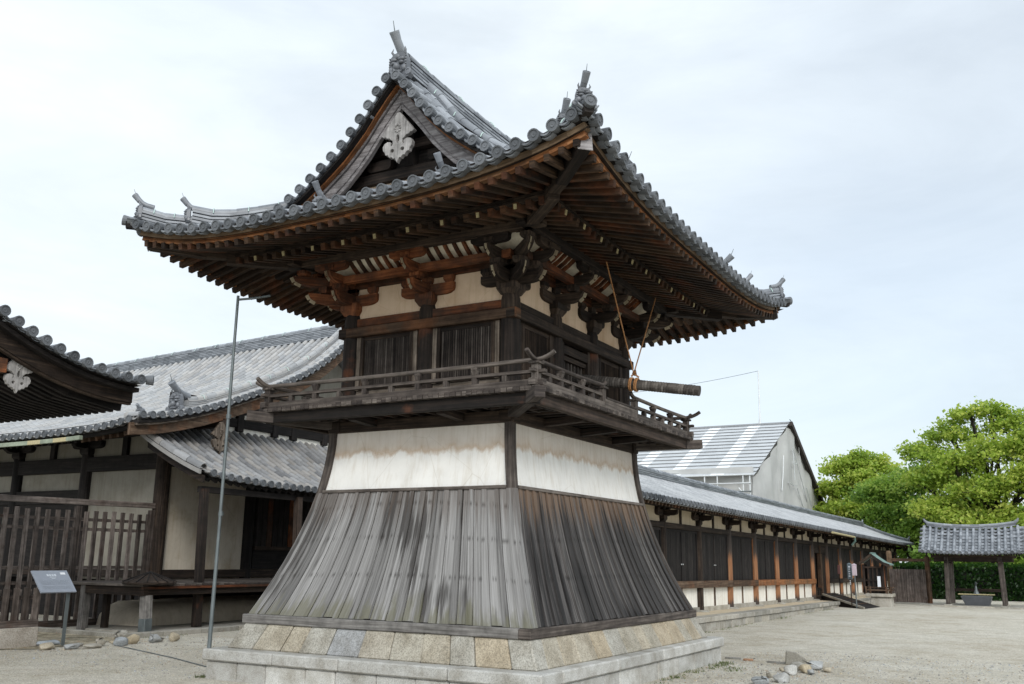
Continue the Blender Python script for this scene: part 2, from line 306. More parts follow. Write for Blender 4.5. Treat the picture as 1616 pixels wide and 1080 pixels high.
def gravel_mat():
    m, N, L, b = new_mat('gravel'); tcn = N.new('ShaderNodeTexCoord'); ob = tcn.outputs['Object']
    big = noise(N, L, ob, 0.35, 5, 0.6); mid = noise(N, L, ob, 2.4, 5, 0.65); fine = noise(N, L, ob, 38, 3, 0.75)
    vo = N.new('ShaderNodeTexVoronoi'); vo.inputs['Scale'].default_value = 48; L.new(ob, vo.inputs['Vector'])
    c = ramp(N, [(0.3, (0.47, 0.435, 0.37)), (0.5, (0.535, 0.51, 0.45)), (0.7, (0.57, 0.555, 0.505))]); L.new(big, c.inputs[0])
    r2 = ramp(N, [(0.3, (0.90, 0.885, 0.86)), (0.62, (1.05, 1.05, 1.05))]); L.new(mid, r2.inputs[0])
    col = mix_c(N, L, 1.0, c.outputs[0], r2.outputs[0], 'MULTIPLY')
    r3 = ramp(N, [(0.30, (0.52, 0.50, 0.48)), (0.52, (1, 1, 1)), (0.72, (1.35, 1.33, 1.30))]); L.new(fine, r3.inputs[0])
    col = mix_c(N, L, 0.9, col, r3.outputs[0], 'MULTIPLY')
    sx = N.new('ShaderNodeSeparateColor'); L.new(vo.outputs['Color'], sx.inputs[0])
    r4 = ramp(N, [(0.0, (0.72, 0.70, 0.68)), (0.6, (1, 1, 1)), (1.0, (1.22, 1.2, 1.16))]); L.new(sx.outputs[0], r4.inputs[0])
    col = mix_c(N, L, 0.8, col, r4.outputs[0], 'MULTIPLY')
    gr = noise(N, L, ob, 11, 4, 0.7); r6 = ramp(N, [(0.30, (0.80, 0.79, 0.77)), (0.52, (1, 1, 1)), (0.70, (1.12, 1.12, 1.11))]); L.new(gr, r6.inputs[0])
    col = mix_c(N, L, 1.0, col, r6.outputs[0], 'MULTIPLY')
    tr = noise(N, L, ob, 0.9, 3, 0.6, 1.2); r7 = ramp(N, [(0.38, (0.84, 0.82, 0.78)), (0.56, (1, 1, 1))]); L.new(tr, r7.inputs[0])
    col = mix_c(N, L, 0.8, col, r7.outputs[0], 'MULTIPLY')
    L.new(col, b.inputs['Base Color']); b.inputs['Roughness'].default_value = 0.95; b.inputs['Specular IOR Level'].default_value = 0.15
    h = math_n(N, L, 'ADD', math_n(N, L, 'MULTIPLY', vo.outputs['Distance'], -1.2), math_n(N, L, 'MULTIPLY', mid, 1.0))
    bump(N, L, b, h, 0.6, 0.02)
    return m
MT['gravel'] = gravel_mat()
def earth_mat():
    m, N, L, b = new_mat('bare earth'); tcn = N.new('ShaderNodeTexCoord'); ob = tcn.outputs['Object']
    a = noise(N, L, ob, 3.0, 6, 0.7); f = noise(N, L, ob, 45, 3, 0.75)
    c = ramp(N, [(0.36, (0.10, 0.09, 0.055)), (0.5, (0.25, 0.22, 0.165)), (0.64, (0.42, 0.385, 0.315))]); L.new(a, c.inputs[0])
    r = ramp(N, [(0.35, (0.55, 0.55, 0.5)), (0.62, (1.25, 1.2, 1.1))]); L.new(f, r.inputs[0])
    L.new(mix_c(N, L, 1.0, c.outputs[0], r.outputs[0], 'MULTIPLY'), b.inputs['Base Color']); b.inputs['Roughness'].default_value = 0.95
    bump(N, L, b, f, 0.6, 0.02); return m
MT['earth'] = earth_mat()

# ------------------------------------------------------------------ mesh builder
ORG = {}
A3 = lambda *v: np.array(v, float)
def nrm(v): return v/np.linalg.norm(v)
class MB:
    def __init__(s, mats):
        s.v = []; s.f = []; s.uv = []; s.r = []; s.m = []; s.s = []
        s.mats = [mats] if isinstance(mats, str) else list(mats); s.n = 0
    def add(s, verts, faces, uvs=None, rnd=None, mat=0, smooth=False):
        o = s.n; s.v.extend(verts); s.n += len(verts)
        rnd = random.random() if rnd is None else rnd
        for i, f in enumerate(faces):
            s.f.append(tuple(k+o for k in f))
            s.uv.append(uvs[i] if uvs else [(verts[k][0]+verts[k][1], verts[k][2]) for k in f])
            s.r.append(rnd); s.m.append(mat); s.s.append(smooth)
    def hexa(s, c, mat=0, rnd=None, uo=0.0):
        """8 corners: 0-3 the ring at the start, 4-7 the ring at the end (length runs start -> end)"""
        ln = float(np.linalg.norm(np.mean(c[4:], 0)-np.mean(c[:4], 0)))
        F = [(0, 3, 2, 1), (4, 5, 6, 7)]; U = []
        w = [float(np.linalg.norm(c[(i+1) % 4]-c[i])) for i in range(4)]
        U.append([(0, 0), (0, w[3]), (w[0], w[3]), (w[0], 0)]); U.append([(0, 0), (w[0], 0), (w[0], w[3]), (0, w[3])])
        acc = random.random()*3
        for i in range(4):
            j = (i+1) % 4
            F.append((i, j, j+4, i+4)); U.append([(uo, acc), (uo, acc+w[i]), (uo+ln, acc+w[i]), (uo+ln, acc)]); acc += w[i]
        s.add(list(c), F, U, rnd, mat)
    def beam(s, p0, p1, w, h, upv=(0, 0, 1), mat=0, rnd=None, w1=None, h1=None):
        p0 = np.asarray(p0, float); p1 = np.asarray(p1, float); t = nrm(p1-p0); u = np.asarray(upv, float)
        sd_ = nrm(np.cross(t, u)); u = np.cross(sd_, t)
        w1 = w if w1 is None else w1; h1 = h if h1 is None else h1
        c = [p0-sd_*w/2-u*h/2, p0+sd_*w/2-u*h/2, p0+sd_*w/2+u*h/2, p0-sd_*w/2+u*h/2,
             p1-sd_*w1/2-u*h1/2, p1+sd_*w1/2-u*h1/2, p1+sd_*w1/2+u*h1/2, p1-sd_*w1/2+u*h1/2]
        s.hexa(c, mat, rnd)
    def box(s, x0, x1, y0, y1, z0, z1, mat=0, rnd=None, axis=None):
        d = (x1-x0, y1-y0, z1-z0); a = int(np.argmax(d)) if axis is None else axis
        cx, cy, cz = (x0+x1)/2, (y0+y1)/2, (z0+z1)/2
        if a == 0: s.beam((x0, cy, cz), (x1, cy, cz), d[1], d[2], (0, 0, 1), mat, rnd)
        elif a == 1: s.beam((cx, y0, cz), (cx, y1, cz), d[0], d[2], (0, 0, 1), mat, rnd)
        else: s.beam((cx, cy, z0), (cx, cy, z1), d[0], d[1], (0, 1, 0), mat, rnd)
    def prism(s, poly, o, ax, ay, t, mat=0, rnd=None, uax=0):
        """polygon in the (ax, ay) plane through o, thickness t along ax x ay, centred"""
        ax = np.asarray(ax, float); ay = np.asarray(ay, float); n = nrm(np.cross(ax, ay)); o = np.asarray(o, float)
        k = len(poly); a = [o+ax*p[0]+ay*p[1]-n*t/2 for p in poly]; b = [o+ax*p[0]+ay*p[1]+n*t/2 for p in poly]
        uvp = [(p[uax], p[1-uax]) for p in poly]
        F = [tuple(range(k))[::-1], tuple(range(k, 2*k))]; U = [uvp[::-1], uvp]; acc = 0
        for i in range(k):
            j = (i+1) % k; d = math.dist(poly[i], poly[j]); F.append((i, j, j+k, i+k))
            U.append([(acc, 0), (acc+d, 0), (acc+d, t), (acc, t)]); acc += d
        s.add(a+b, F, U, rnd, mat)
    def tube(s, pts, r, n=10, mat=0, rnd=None, caps=True, smooth=True):
        pts = [np.asarray(p, float) for p in pts]; k = len(pts)
        rr = [r]*k if isinstance(r, (int, float)) else list(r)
        ref = A3(0, 0, 1) if abs(nrm(pts[-1]-pts[0])[2]) < .9 else A3(1, 0, 0)
        V = []; ln = [0]
        for i in range(k):
            t = nrm(pts[min(i+1, k-1)]-pts[max(i-1, 0)]); a = nrm(np.cross(t, ref)); b = np.cross(a, t)
            if i: ln.append(ln[-1]+float(np.linalg.norm(pts[i]-pts[i-1])))
            for j in range(n):
                q = 2*math.pi*j/n; V.append(pts[i]+(a*math.cos(q)+b*math.sin(q))*rr[i])
        F = []; U = []
        for i in range(k-1):
            for j in range(n):
                j2 = (j+1) % n; F.append((i*n+j, (i+1)*n+j, (i+1)*n+j2, i*n+j2))
                w = 2*math.pi*rr[i]/n; U.append([(ln[i], j*w), (ln[i+1], j*w), (ln[i+1], (j+1)*w), (ln[i], (j+1)*w)])
        rnd = random.random() if rnd is None else rnd
        s.add(V, F, U, rnd, mat, smooth)
        if caps:
            for ring, p in ((range(n), 0), (range((k-1)*n, k*n), k-1)):
                s.add([V[i] for i in ring], [tuple(range(n)) if p == 0 else tuple(range(n))[::-1]],
                      [[(math.cos(6.283*j/n)*rr[p], math.sin(6.283*j/n)*rr[p]) for j in range(n)]], rnd, mat)
    def lathe(s, o, axis, prof, n=14, mat=0, rnd=None, smooth=False):
        """prof: list of (radius, offset along axis)"""
        axis = nrm(np.asarray(axis, float)); ref = A3(0, 0, 1) if abs(axis[2]) < .9 else A3(1, 0, 0)
        a = nrm(np.cross(axis, ref)); b = np.cross(axis, a); o = np.asarray(o, float); V = []; F = []
        for r_, h_ in prof:
            for j in range(n):
                q = 2*math.pi*j/n; V.append(o+axis*h_+(a*math.cos(q)+b*math.sin(q))*max(r_, 1e-4))
        for i in range(len(prof)-1):
            for j in range(n):
                j2 = (j+1) % n; F.append((i*n+j, i*n+j2, (i+1)*n+j2, (i+1)*n+j))
        s.add(V, F, None, rnd, mat, smooth)
    def ball(s, o, r, n=8, mat=0, rnd=None):
        rx, ry, rz = (r, r, r) if isinstance(r, (int, float)) else r
        V = [A3(o[0], o[1], o[2]-rz)]; m_ = n//2
        for i in range(1, m_):
            ph = -math.pi/2+math.pi*i/m_
            for j in range(n):
                q = 2*math.pi*j/n; V.append(A3(o[0]+rx*math.cos(ph)*math.cos(q), o[1]+ry*math.cos(ph)*math.sin(q), o[2]+rz*math.sin(ph)))
        V.append(A3(o[0], o[1], o[2]+rz)); F = []
        for j in range(n): F.append((0, 1+(j+1) % n, 1+j))
        for i in range(m_-2):
            for j in range(n):
                j2 = (j+1) % n; F.append((1+i*n+j, 1+i*n+j2, 1+(i+1)*n+j2, 1+(i+1)*n+j))
        e = len(V)-1; l = 1+(m_-2)*n
        for j in range(n): F.append((e, l+j, l+(j+1) % n))
        s.add(V, F, None, rnd, mat, True)
    def build(s, name, parent=None, bevel=0.0):
        me = bpy.data.meshes.new(name); org = ORG.get(parent.name, A3(0, 0, 0)) if parent else A3(0, 0, 0)
        V = np.array(s.v, float)-org
        me.from_pydata(V.tolist(), [], s.f)
        ul = me.uv_layers.new(name='uv'); flat = [c for f in s.uv for p in f for c in p]; ul.data.foreach_set('uv', flat)
        at = me.attributes.new('rnd', 'FLOAT', 'FACE'); at.data.foreach_set('value', s.r)
        for k in s.mats: me.materials.append(MT[k])
        me.polygons.foreach_set('material_index', s.m); me.polygons.foreach_set('use_smooth', s.s)
        me.update()
        o = bpy.data.objects.new(name, me); COL.objects.link(o)
        if parent: o.parent = parent; ORG[o.name] = org
        if bevel:
            b = o.modifiers.new('bevel', 'BEVEL'); b.width = bevel; b.segments = 1; b.limit_method = 'ANGLE'; b.angle_limit = R(50)
        return o
def thing(name, label, cat, loc=(0, 0, 0), group=None, rot=None):
    o = bpy.data.objects.new(name, None); COL.objects.link(o); o.location = loc; o.empty_display_size = 0.3
    ORG[o.name] = A3(*loc) if rot is None else A3(0, 0, 0)
    if rot: o.rotation_euler = rot
    o['label'] = label; o['category'] = cat
    if group: o['group'] = group
    return o
def tag(o, label, cat, group=None):
    o['label'] = label; o['category'] = cat
    if group: o['group'] = group
    return o
def kind(o, k): o['kind'] = k; return o
def centre_origin(o):
    """move a one-mesh thing's origin to the middle of its base"""
    me = o.data; n = len(me.vertices); co = np.empty(n*3); me.vertices.foreach_get('co', co); co = co.reshape(-1, 3)
    c = A3(*( (co[:, :2].min(0)+co[:, :2].max(0))/2 ), co[:, 2].min()); co -= c
    me.vertices.foreach_set('co', co.ravel()); me.update(); o.location = c; return o

# ------------------------------------------------------------------ roof pieces
def resample(pts, step):
    P = np.array(pts, float); d = np.r_[0, np.cumsum(np.linalg.norm(np.diff(P, axis=0), axis=1))]
    k = max(1, int(round(d[-1]/step))); q = np.linspace(0, d[-1], k+1)
    return np.stack([np.interp(q, d, P[:, i]) for i in range(3)], 1)
def tile_row(mb, pts, side, r, step=0.30, mat=0, n=6):
    """a row of round cover tiles from the eave up; every tile laps over the one above the ridge side"""
    P = resample(pts, step); side = np.asarray(side, float)
    for k in range(len(P)-1):
        p, q = P[k], P[k+1]; t = nrm(q-p); u = np.cross(side, t)
        if u[2] < 0: u = -u
        j = (random.random()-.5)*0.008
        V = []
        for c, rr in ((p-t*0.012, r), (q+t*0.01, r*0.90)):
            for i in range(n+1):
                a = -1.9+3.8*i/n; V.append(c+side*(rr*math.sin(a)+j)+u*rr*math.cos(a))
        F = [(i, i+1, n+2+i, n+1+i) for i in range(n)]
        mb.add(V, F, None, None, mat, True)
        mb.add([V[i]+(p-V[i])*0.0 for i in range(n+1)]+[p+(V[i]-p)*0.86-t*0.012*0 for i in range(n+1)], [(i+1, i, n+1+i, n+2+i) for i in range(n)], None, None, mat)
def disc(mb, c, axis, r, mat=0, n=14):
    mb.lathe(c, axis, [(r*.93, -0.10), (r, -0.03), (r*1.05, 0.0), (r*1.05, 0.022), (r*0.82, 0.022), (r*0.78, 0.010), (r*0.42, 0.010), (r*0.36, 0.018), (r*.2, 0.018), (0, 0.012)], n, mat)
def pan_strip(mb, pts, side, half, step=0.27, sag=0.034, lift=-0.026, mat=0):
    """concave pan tiles between two cover rows, stepped tile by tile"""
    P = resample(pts, step); side = np.asarray(side, float); n = 4
    for k in range(len(P)-1):
        p, q = P[k], P[k+1]; t = nrm(q-p); u = np.cross(side, t)
        if u[2] < 0: u = -u
        V = []
        for c, z in ((p, 0.028), (q, 0.0)):
            for i in range(n+1):
                s_ = -1+2*i/n; V.append(c+side*half*s_+u*(lift+z-sag*(1-s_*s_)))
        for i in range(n+1):
            V.append(V[i]-u*0.03)
        F = [(i, i+1, n+2+i, n+1+i) for i in range(n)]+[(i+1, i, 2*n+2+i, 2*n+3+i) for i in range(n)]
        mb.add(V, F, None, None, mat)
def pan_front(mb, c, side, out, half, lift=-0.03, sag=0.045, th=0.05, mat=0):
    """the hanging curved front edges of the doubled eave pan tiles"""
    side = np.asarray(side, float); out = nrm(np.asarray(out, float)); u = np.cross(side, out)
    if u[2] < 0: u = -u
    n = 8; m_ = n+1
    for dz, dout, hf, t_ in ((0.034, 0.0, half*1.04, .020), (.004, -.05, half*1.02, .018)):
        V = []
        for d in (0.0, -0.12):
            for lo in (0.0, -t_):
                for i in range(n+1):
                    s_ = -1+2*i/n; V.append(c+out*(0.01+d+dout)+side*hf*s_+u*(lift+0.012+dz+lo-sag*1.15*(1-s_*s_)))
        F = []
        for i in range(n):
            F += [(i, i+1, m_+i+1, m_+i), (i+1, i, 2*m_+i, 2*m_+i+1), (m_+i, m_+i+1, 3*m_+i+1, 3*m_+i)]
        mb.add(V, F, None, None, mat)
def ridge(mb, pts, w, h, layers=5, cap=0.085, mat=0, step=0.30):
    """stacked flat ridge tiles with a round cap row"""
    P = resample(pts, step)
    for k in range(len(P)-1):
        p, q = P[k], P[k+1]
        for l in range(layers):
            z0 = h*l/layers; z1 = h*(l+1)/layers; ww = w*(1.0-0.05*l)+(0.02 if l == layers-1 else 0)
            th = (z1-z0)*0.62
            mb.beam(p+A3(0, 0, z0+th/2), q+A3(0, 0, z0+th/2), ww, th, (0, 0, 1), mat)
            mb.beam(p+A3(0, 0, z1-(z1-z0)*.19), q+A3(0, 0, z1-(z1-z0)*.19), ww-0.05, (z1-z0)*.38, (0, 0, 1), mat, 0.0)
    t = P[-1]-P[0]; side = nrm(np.cross(t, A3(0, 0, 1)))
    tile_row(mb, [p+A3(0, 0, h) for p in P], side, cap, 0.32, mat, 8)
def wires(mb, pts, w, h, cap, every=1.0, start=0.5, mat=0):
    P = np.array(pts, float); d = np.r_[0, np.cumsum(np.linalg.norm(np.diff(P, axis=0), axis=1))]
    q = start
    while q < d[-1]-0.1:
        c = A3(*[np.interp(q, d, P[:, i]) for i in range(3)]); c2 = A3(*[np.interp(min(q+.05, d[-1]), d, P[:, i]) for i in range(3)])
        t = nrm(c2-c); s_ = nrm(np.cross(t, A3(0, 0, 1)))
        pp = [c+s_*(w/2+.012)+A3(0, 0, 0.02), c+s_*(w/2+.012)+A3(0, 0, h*.9)]
        for a in (50, 25, 0, -25, -50): pp.append(c+s_*math.sin(R(a))*(cap+.012)+A3(0, 0, h+math.cos(R(a))*(cap+.012)))
        pp += [c-s_*(w/2+.012)+A3(0, 0, h*.9), c-s_*(w/2+.012)+A3(0, 0, 0.02)]
        mb.tube(pp, 0.008, 5, mat); q += every*(0.85+0.3*random.random())
def oni(parent, base, out, s=1.0, tilt=0.55, spike=True, tube=True, mats=('tile_dark', 'tile', 'metal')):
    """demon-faced ridge-end tile with its rising round end tile and bird spike; out = horizontal facing"""
    mb = MB(mats); out = nrm(A3(out[0], out[1], 0)); side = A3(-out[1], out[0], 0); upz = A3(0, 0, 1); b = np.asarray(base, float)
    P = [(-.20, 0), (-.24, .05), (-.23, .12), (-.17, .17), (-.17, .30), (-.15, .38), (-.09, .44), (0, .46), (.09, .44), (.15, .38), (.17, .30), (.17, .17), (.23, .12), (.24, .05), (.20, 0), (.08, .0), (.06, .05), (-.06, .05), (-.08, 0)]
    mb.prism([(x*s, y*s) for x, y in P], b, side, upz, 0.10*s)
    def lump(x, y, d, r): mb.ball(b+side*x*s+upz*y*s+out*d*s, tuple(np.abs(side)*r[0]*s+np.abs(out)*r[2]*s+upz*r[1]*s+1e-3), 8)
    lump(0, .20, .06, (.055, .07, .085)); lump(-.075, .27, .06, (.05, .03, .045)); lump(.075, .27, .06, (.05, .03, .045))
    lump(-.07, .33, .05, (.07, .03, .05)); lump(.07, .33, .05, (.07, .03, .05)); lump(0, .11, .06, (.10, .03, .06)); lump(0, .06, .05, (.08, .025, .05))
    lump(-.12, .17, .05, (.045, .06, .04)); lump(.12, .17, .05, (.045, .06, .04)); lump(0, .38, .05, (.05, .05, .05))
    for i in range(7):
        for sg in (-1, 1): lump(sg*.155, .10+i*.045, .055, (.014, .016, .014))
    for sg in (-1, 1):
        mb.tube([b+side*sg*.09*s+upz*.42*s, b+side*sg*.13*s+upz*.49*s+out*.04*s, b+side*sg*.11*s+upz*.55*s+out*.03*s], [.025*s, .018*s, .004*s], 6)
        mb.lathe(b+side*sg*.20*s+upz*.09*s+out*.05*s, out, [(.06*s, -.02), (.06*s, .01), (.035*s, .015), (.03*s, .005), (0, .01)], 10)
    if tube:
        p0 = b+upz*.42*s-out*.22*s
        path = [p0-out*.1*s-upz*.01*s, p0+out*.08*s+upz*.03*s, p0+out*.20*s+upz*(.04+.07*tilt)*s, p0+out*.31*s+upz*(.07+.17*tilt)*s, p0+out*.39*s+upz*(.09+.27*tilt)*s]
        mb.tube(path, [.078*s, .074*s, .070*s, .070*s, .078*s], 14, 1)
        ax = nrm(path[-1]-path[-2]); disc(mb, path[-1], ax, .078*s, 1)
        if spike: mb.tube([path[-1]-ax*.05-upz*.02, path[-1]+nrm(ax*.6+upz)*.19*s], [.010*s, .005*s], 6, 2)
    return mb.build('ridge_end_tile', parent)
def pendant(parent, name, o, ax, s, mat='pendant', t=0.06):
    """carved gable pendant with curled lobes and pierced holes (plane: ax x up)"""
    cu = bpy.data.curves.new(name, 'CURVE'); cu.dimensions = '2D'; cu.fill_mode = 'BOTH'; cu.extrude = t/2; cu.bevel_depth = 0.008
    out = [(-.02, 0), (-.31, -.35), (-.28, -.375), (-.24, -.37), (-.215, -.40), (-.16, -.405), (-.13, -.44), (-.09, -.47), (-.085, -.53), (-.11, -.565), (-.14, -.565), (-.145, -.535), (-.13, -.515), (-.15, -.49), (-.20, -.48), (-.255, -.50), (-.285, -.55), (-.275, -.61), (-.24, -.645),
           (-.225, -.69), (-.175, -.70), (-.15, -.745), (-.10, -.745), (-.07, -.78), (-.035, -.775), (0, -.84)]
    full = out+[(-x, y) for x, y in out[::-1]]
    def spl(pts):
        sp = cu.splines.new('POLY'); sp.points.add(len(pts)-1)
        for p, q in zip(sp.points, pts): p.co = (q[0]*s, q[1]*s, 0, 1)
        sp.use_cyclic_u = True
    spl(full)
    hole = lambda cx, cy, rx, ry, n=10: [(cx+rx*math.cos(6.283*i/n), cy+ry*math.sin(6.283*i/n)) for i in range(n)]
    spl(hole(0, -.45, .042, .085)); spl(hole(-.10, -.645, .048, .042)); spl(hole(.10, -.645, .048, .042))
    co = bpy.data.objects.new(name, cu); COL.objects.link(co)
    dg = bpy.context.evaluated_depsgraph_get(); me = bpy.data.meshes.new_from_object(co.evaluated_get(dg))
    bpy.data.objects.remove(co); bpy.data.curves.remove(cu)
    ax = nrm(A3(*ax)); n_ = np.cross(ax, A3(0, 0, 1)); m_ = MB(mat)
    V = [np.asarray(o, float)+ax*v.co[0]+A3(0, 0, 1)*v.co[1]+n_*v.co[2] for v in me.vertices]
    F = [tuple(p.vertices) for p in me.polygons]
    m_.add(V, F, [[(me.vertices[k].co[1], me.vertices[k].co[0]) for k in f] for f in F], 0.5)
    for i in range(8):   # the little boss of petals above the piercing
        q = 6.283*i/8; c = np.asarray(o, float)+ax*math.cos(q)*.05*s+A3(0, 0, 1)*(-.27+.06*math.sin(q))*s+n_*t*.6; m_.ball(c, .026*s, 6)
        c = np.asarray(o, float)+ax*math.cos(q)*.05*s+A3(0, 0, 1)*(-.27+.06*math.sin(q))*s-n_*t*.6; m_.ball(c, .026*s, 6)
    bpy.data.meshes.remove(me)
    return m_.build(name, parent)

# ================================================================== GROUND
def sheet(name, x0, x1, y0, y1, z, mat, nx=1, ny=1, fn=None):
    mb = MB(mat); V = []; F = []
    for j in range(ny+1):
        for i in range(nx+1):
            x = x0+(x1-x0)*i/nx; y = y0+(y1-y0)*j/ny; V.append(A3(x, y, z+(fn(x, y) if fn else 0)))
    for j in range(ny):
        for i in range(nx): a = j*(nx+1)+i; F.append((a, a+1, a+nx+2, a+nx+1))
    mb.add(V, F, [[(V[k][0], V[k][1]) for k in f] for f in F], 0.5, 0, True); return kind(mb.build(name), 'structure')
sheet('ground', -400, 400, -60, 700, 0.0, 'gravel')

# ================================================================== BELL TOWER
HX, HY = 3.74, 4.40                     # eave tile tips
WX, WY = 1.40, 1.967                    # centres of the corner posts
ZD = [0, .5, 1.0, 1.5, 2.05, 2.46, 2.86, 3.18, 3.455, 3.74]
ZZ = [6.06, 6.235, 6.44, 6.68, 6.99, 7.26, 7.565, 7.90, 8.26, 8.56]
zprof = lambda d: float(np.interp(d, ZD, ZZ))
twist = lambda x, y: 0.05*(x/HX)*(-y/HY)
lift = lambda s, h: 0.44*(abs(s)/h)**3.3
wfade = lambda d: max(0.0, 1-d/2.2)**1.5
def surf_side(x, y): d = HX-abs(x); return zprof(d)+lift(y, HY)*wfade(d)+twist(x, y)
def surf_front(x, y): d = HY-abs(y); return zprof(d)+lift(x, HX)*wfade(d)+twist(x, y)

T = thing('bell_tower', 'dark timber bell tower on a flared plank skirt under a grey tiled hip-and-gable roof', 'bell tower', (0, 0, 0))

# --- plinth: lower course + cap slabs
mb = MB('granite')
def course(mb, hx, hy, z0, z1, cuts, depth=0.5, gap=0.006, mat=0, jitter=0.0, hx1=None, hy1=None, tint=None):
    """a ring of blocks; cuts = block length; hx1/hy1 give a batter at the top"""
    hx1 = hx if hx1 is None else hx1; hy1 = hy if hy1 is None else hy1
    for (n, t, hn, hn1, ht, ht1) in (((0, -1), (1, 0), hy, hy1, hx, hx1), ((0, 1), (-1, 0), hy, hy1, hx, hx1), ((1, 0), (0, 1), hx, hx1, hy, hy1), ((-1, 0), (0, -1), hx, hx1, hy, hy1)):
        along_front = n[0] == 0
        L_ = 2*ht; e = 0.0 if along_front else depth
        q = [e]
        while q[-1] < L_-e-cuts*0.7: q.append(q[-1]+cuts*random.uniform(0.75, 1.3))
        q[-1] = L_-e
        if len(q) < 2: q = [e, L_-e]
        for a, b in zip(q[:-1], q[1:]):
            j = random.uniform(-jitter, jitter); nn = A3(n[0], n[1], 0); tt = A3(t[0], t[1], 0)
            def pt(f, z, inner):
                k = (z-z0)/(z1-z0); h_ = hn+(hn1-hn)*k + j; s_ = (f/ht)*(ht+(ht1-ht)*k)
                if inner: h_ -= depth
                p = nn*h_+tt*s_; return A3(p[0], p[1], z)
            fa, fb = a-ht+gap, b-ht-gap
            c = [pt(fa, z0, 0), pt(fa, z0, 1), pt(fa, z1, 1), pt(fa, z1, 0), pt(fb, z0, 0), pt(fb, z0, 1), pt(fb, z1, 1), pt(fb, z1, 0)]
            mb.hexa(c, mat, tint(n, a, L_) if tint else None)
course(mb, 2.60, 3.30, -0.25, 0.243, 0.62, 0.45, 0.003, 0, 0.004)
course(mb, 2.645, 3.348, 0.247, 0.398, 1.35, 0.55, 0.003)
mb.box(-2.2, 2.2, -2.9, 2.9, -0.2, 0.39)
mb.build('stone_plinth', T, 0.018)
mb = MB('patch'); course(mb, 2.45, 3.085, 0.398, 0.728, 0.42, 0.3, 0.0035, 0, 0.012, 2.275, 2.94, lambda n, a, L_: random.choice((0, .05, .10, .15, .2, .28, .02, .55)) if n[0] == 1 else random.choice((.0, .08, .12, .25, .30, .45, .5, .55, .62, .84)))
mb.box(-2.1, 2.1, -2.75, 2.75, 0.35, 0.72)
mb.build('stone_base', T, 0.016)

# --- sill beam
mb = MB(['wood_grey', 'wood_rail'])
mb.beam((-2.33, -2.87, .791), (2.117, -2.87, .791), .17, .124, mat=0, rnd=.35); mb.beam((2.205, -2.957, .790), (2.205, 2.99, .790), .17, .122, mat=1, rnd=.6)
mb.beam((-2.33, 2.87, .791), (2.11, 2.87, .791), .17, .124, mat=1); mb.beam((-2.205, -2.78, .790), (-2.205, 2.78, .790), .17, .12, mat=1)
mb.build('sill_beam', T, 0.012)

# --- flared plank skirt
off = lambda z: 0.70*max(0.0, (3.445-z)/2.593)**1.82
hxz = lambda z: 1.548+off(z); hyz = lambda z: 2.174+off(z)
ZB, ZR = 0.855, 2.560
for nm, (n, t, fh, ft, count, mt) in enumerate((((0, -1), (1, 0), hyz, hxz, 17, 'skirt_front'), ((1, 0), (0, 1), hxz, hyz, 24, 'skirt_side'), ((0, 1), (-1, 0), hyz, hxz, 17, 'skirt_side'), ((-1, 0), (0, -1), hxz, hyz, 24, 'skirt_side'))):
    mb = MB([mt, 'black']); n_, t_ = A3(*n, 0), A3(*t, 0); zs = np.linspace(ZB, ZR, 9)
    edges = [-1.0]
    for i in range(count):
        p_ = 2/count; edges += [-1+p_*i+p_*random.uniform(.50, .66), -1+p_*(i+1)+(random.uniform(-.06, .06)*p_ if i < count-1 else 0)]
    edges[-1] = 1.0
    for i, (f0, f1) in enumerate(zip(edges[:-1], edges[1:])):
        rnd = random.random(); cover = i % 2
        o0 = (.020 if cover else .004)+random.uniform(0, .005); o1 = o0+random.uniform(.0, .010); g = random.uniform(.003, .0075)
        zb = ZB+random.uniform(-.004, .008) if i % 5 else ZB+random.uniform(0, .02)
        V = []; U = []; ulen = 0; prev = None; sk = random.uniform(-.004, .004)
        for k, z in enumerate(zs):
            zz = max(z, zb); h = fh(zz); w = ft(zz)
            pa = n_*(h+o1)+t_*(f0*w+g+sk*(k/8))+A3(0, 0, zz); pb = n_*(h+o0)+t_*(f1*w-g+sk*(k/8))+A3(0, 0, zz)
            if prev is not None: ulen += float(np.linalg.norm(pa-prev))
            prev = pa; V += [pa-n_*.03, pa, pb, pb-n_*.03]; U.append(ulen)
        F = []; UU = []; acc = i*.31; bw = (f1-f0)*ft(1.6)
        for k in range(len(zs)-1):
            for j, wd in ((0, .03), (1, bw), (2, .03)):
                F.append((4*k+j, 4*k+j+1, 4*k+5+j, 4*k+4+j)); a = acc+(.03 if j == 1 else .03+bw if j == 2 else 0)
                UU.append([(U[k], a), (U[k], a+wd), (U[k+1], a+wd), (U[k+1], a)])
        F.append((0, 3, 2, 1)); UU.append([(0, 0)]*4)
        mb.add(V, F, UU, rnd)
    # inner backing so that joints read dark
    V = []
    for z in zs: V += [n_*(fh(z)-.026)-t_*ft(z)*.97+A3(0, 0, z), n_*(fh(z)-.026)+t_*ft(z)*.97+A3(0, 0, z)]
    mb.add(V, [(2*k, 2*k+1, 2*k+3, 2*k+2) for k in range(len(zs)-1)], None, 0.0, 1)
    o = mb.build('plank_skirt', T)
    if nm == 0: o['label'] = 'silver grey plank skirt with dark rain streaks and moss'
    elif nm == 1: o['label'] = 'dark plank skirt with bare brown wood under the rail'

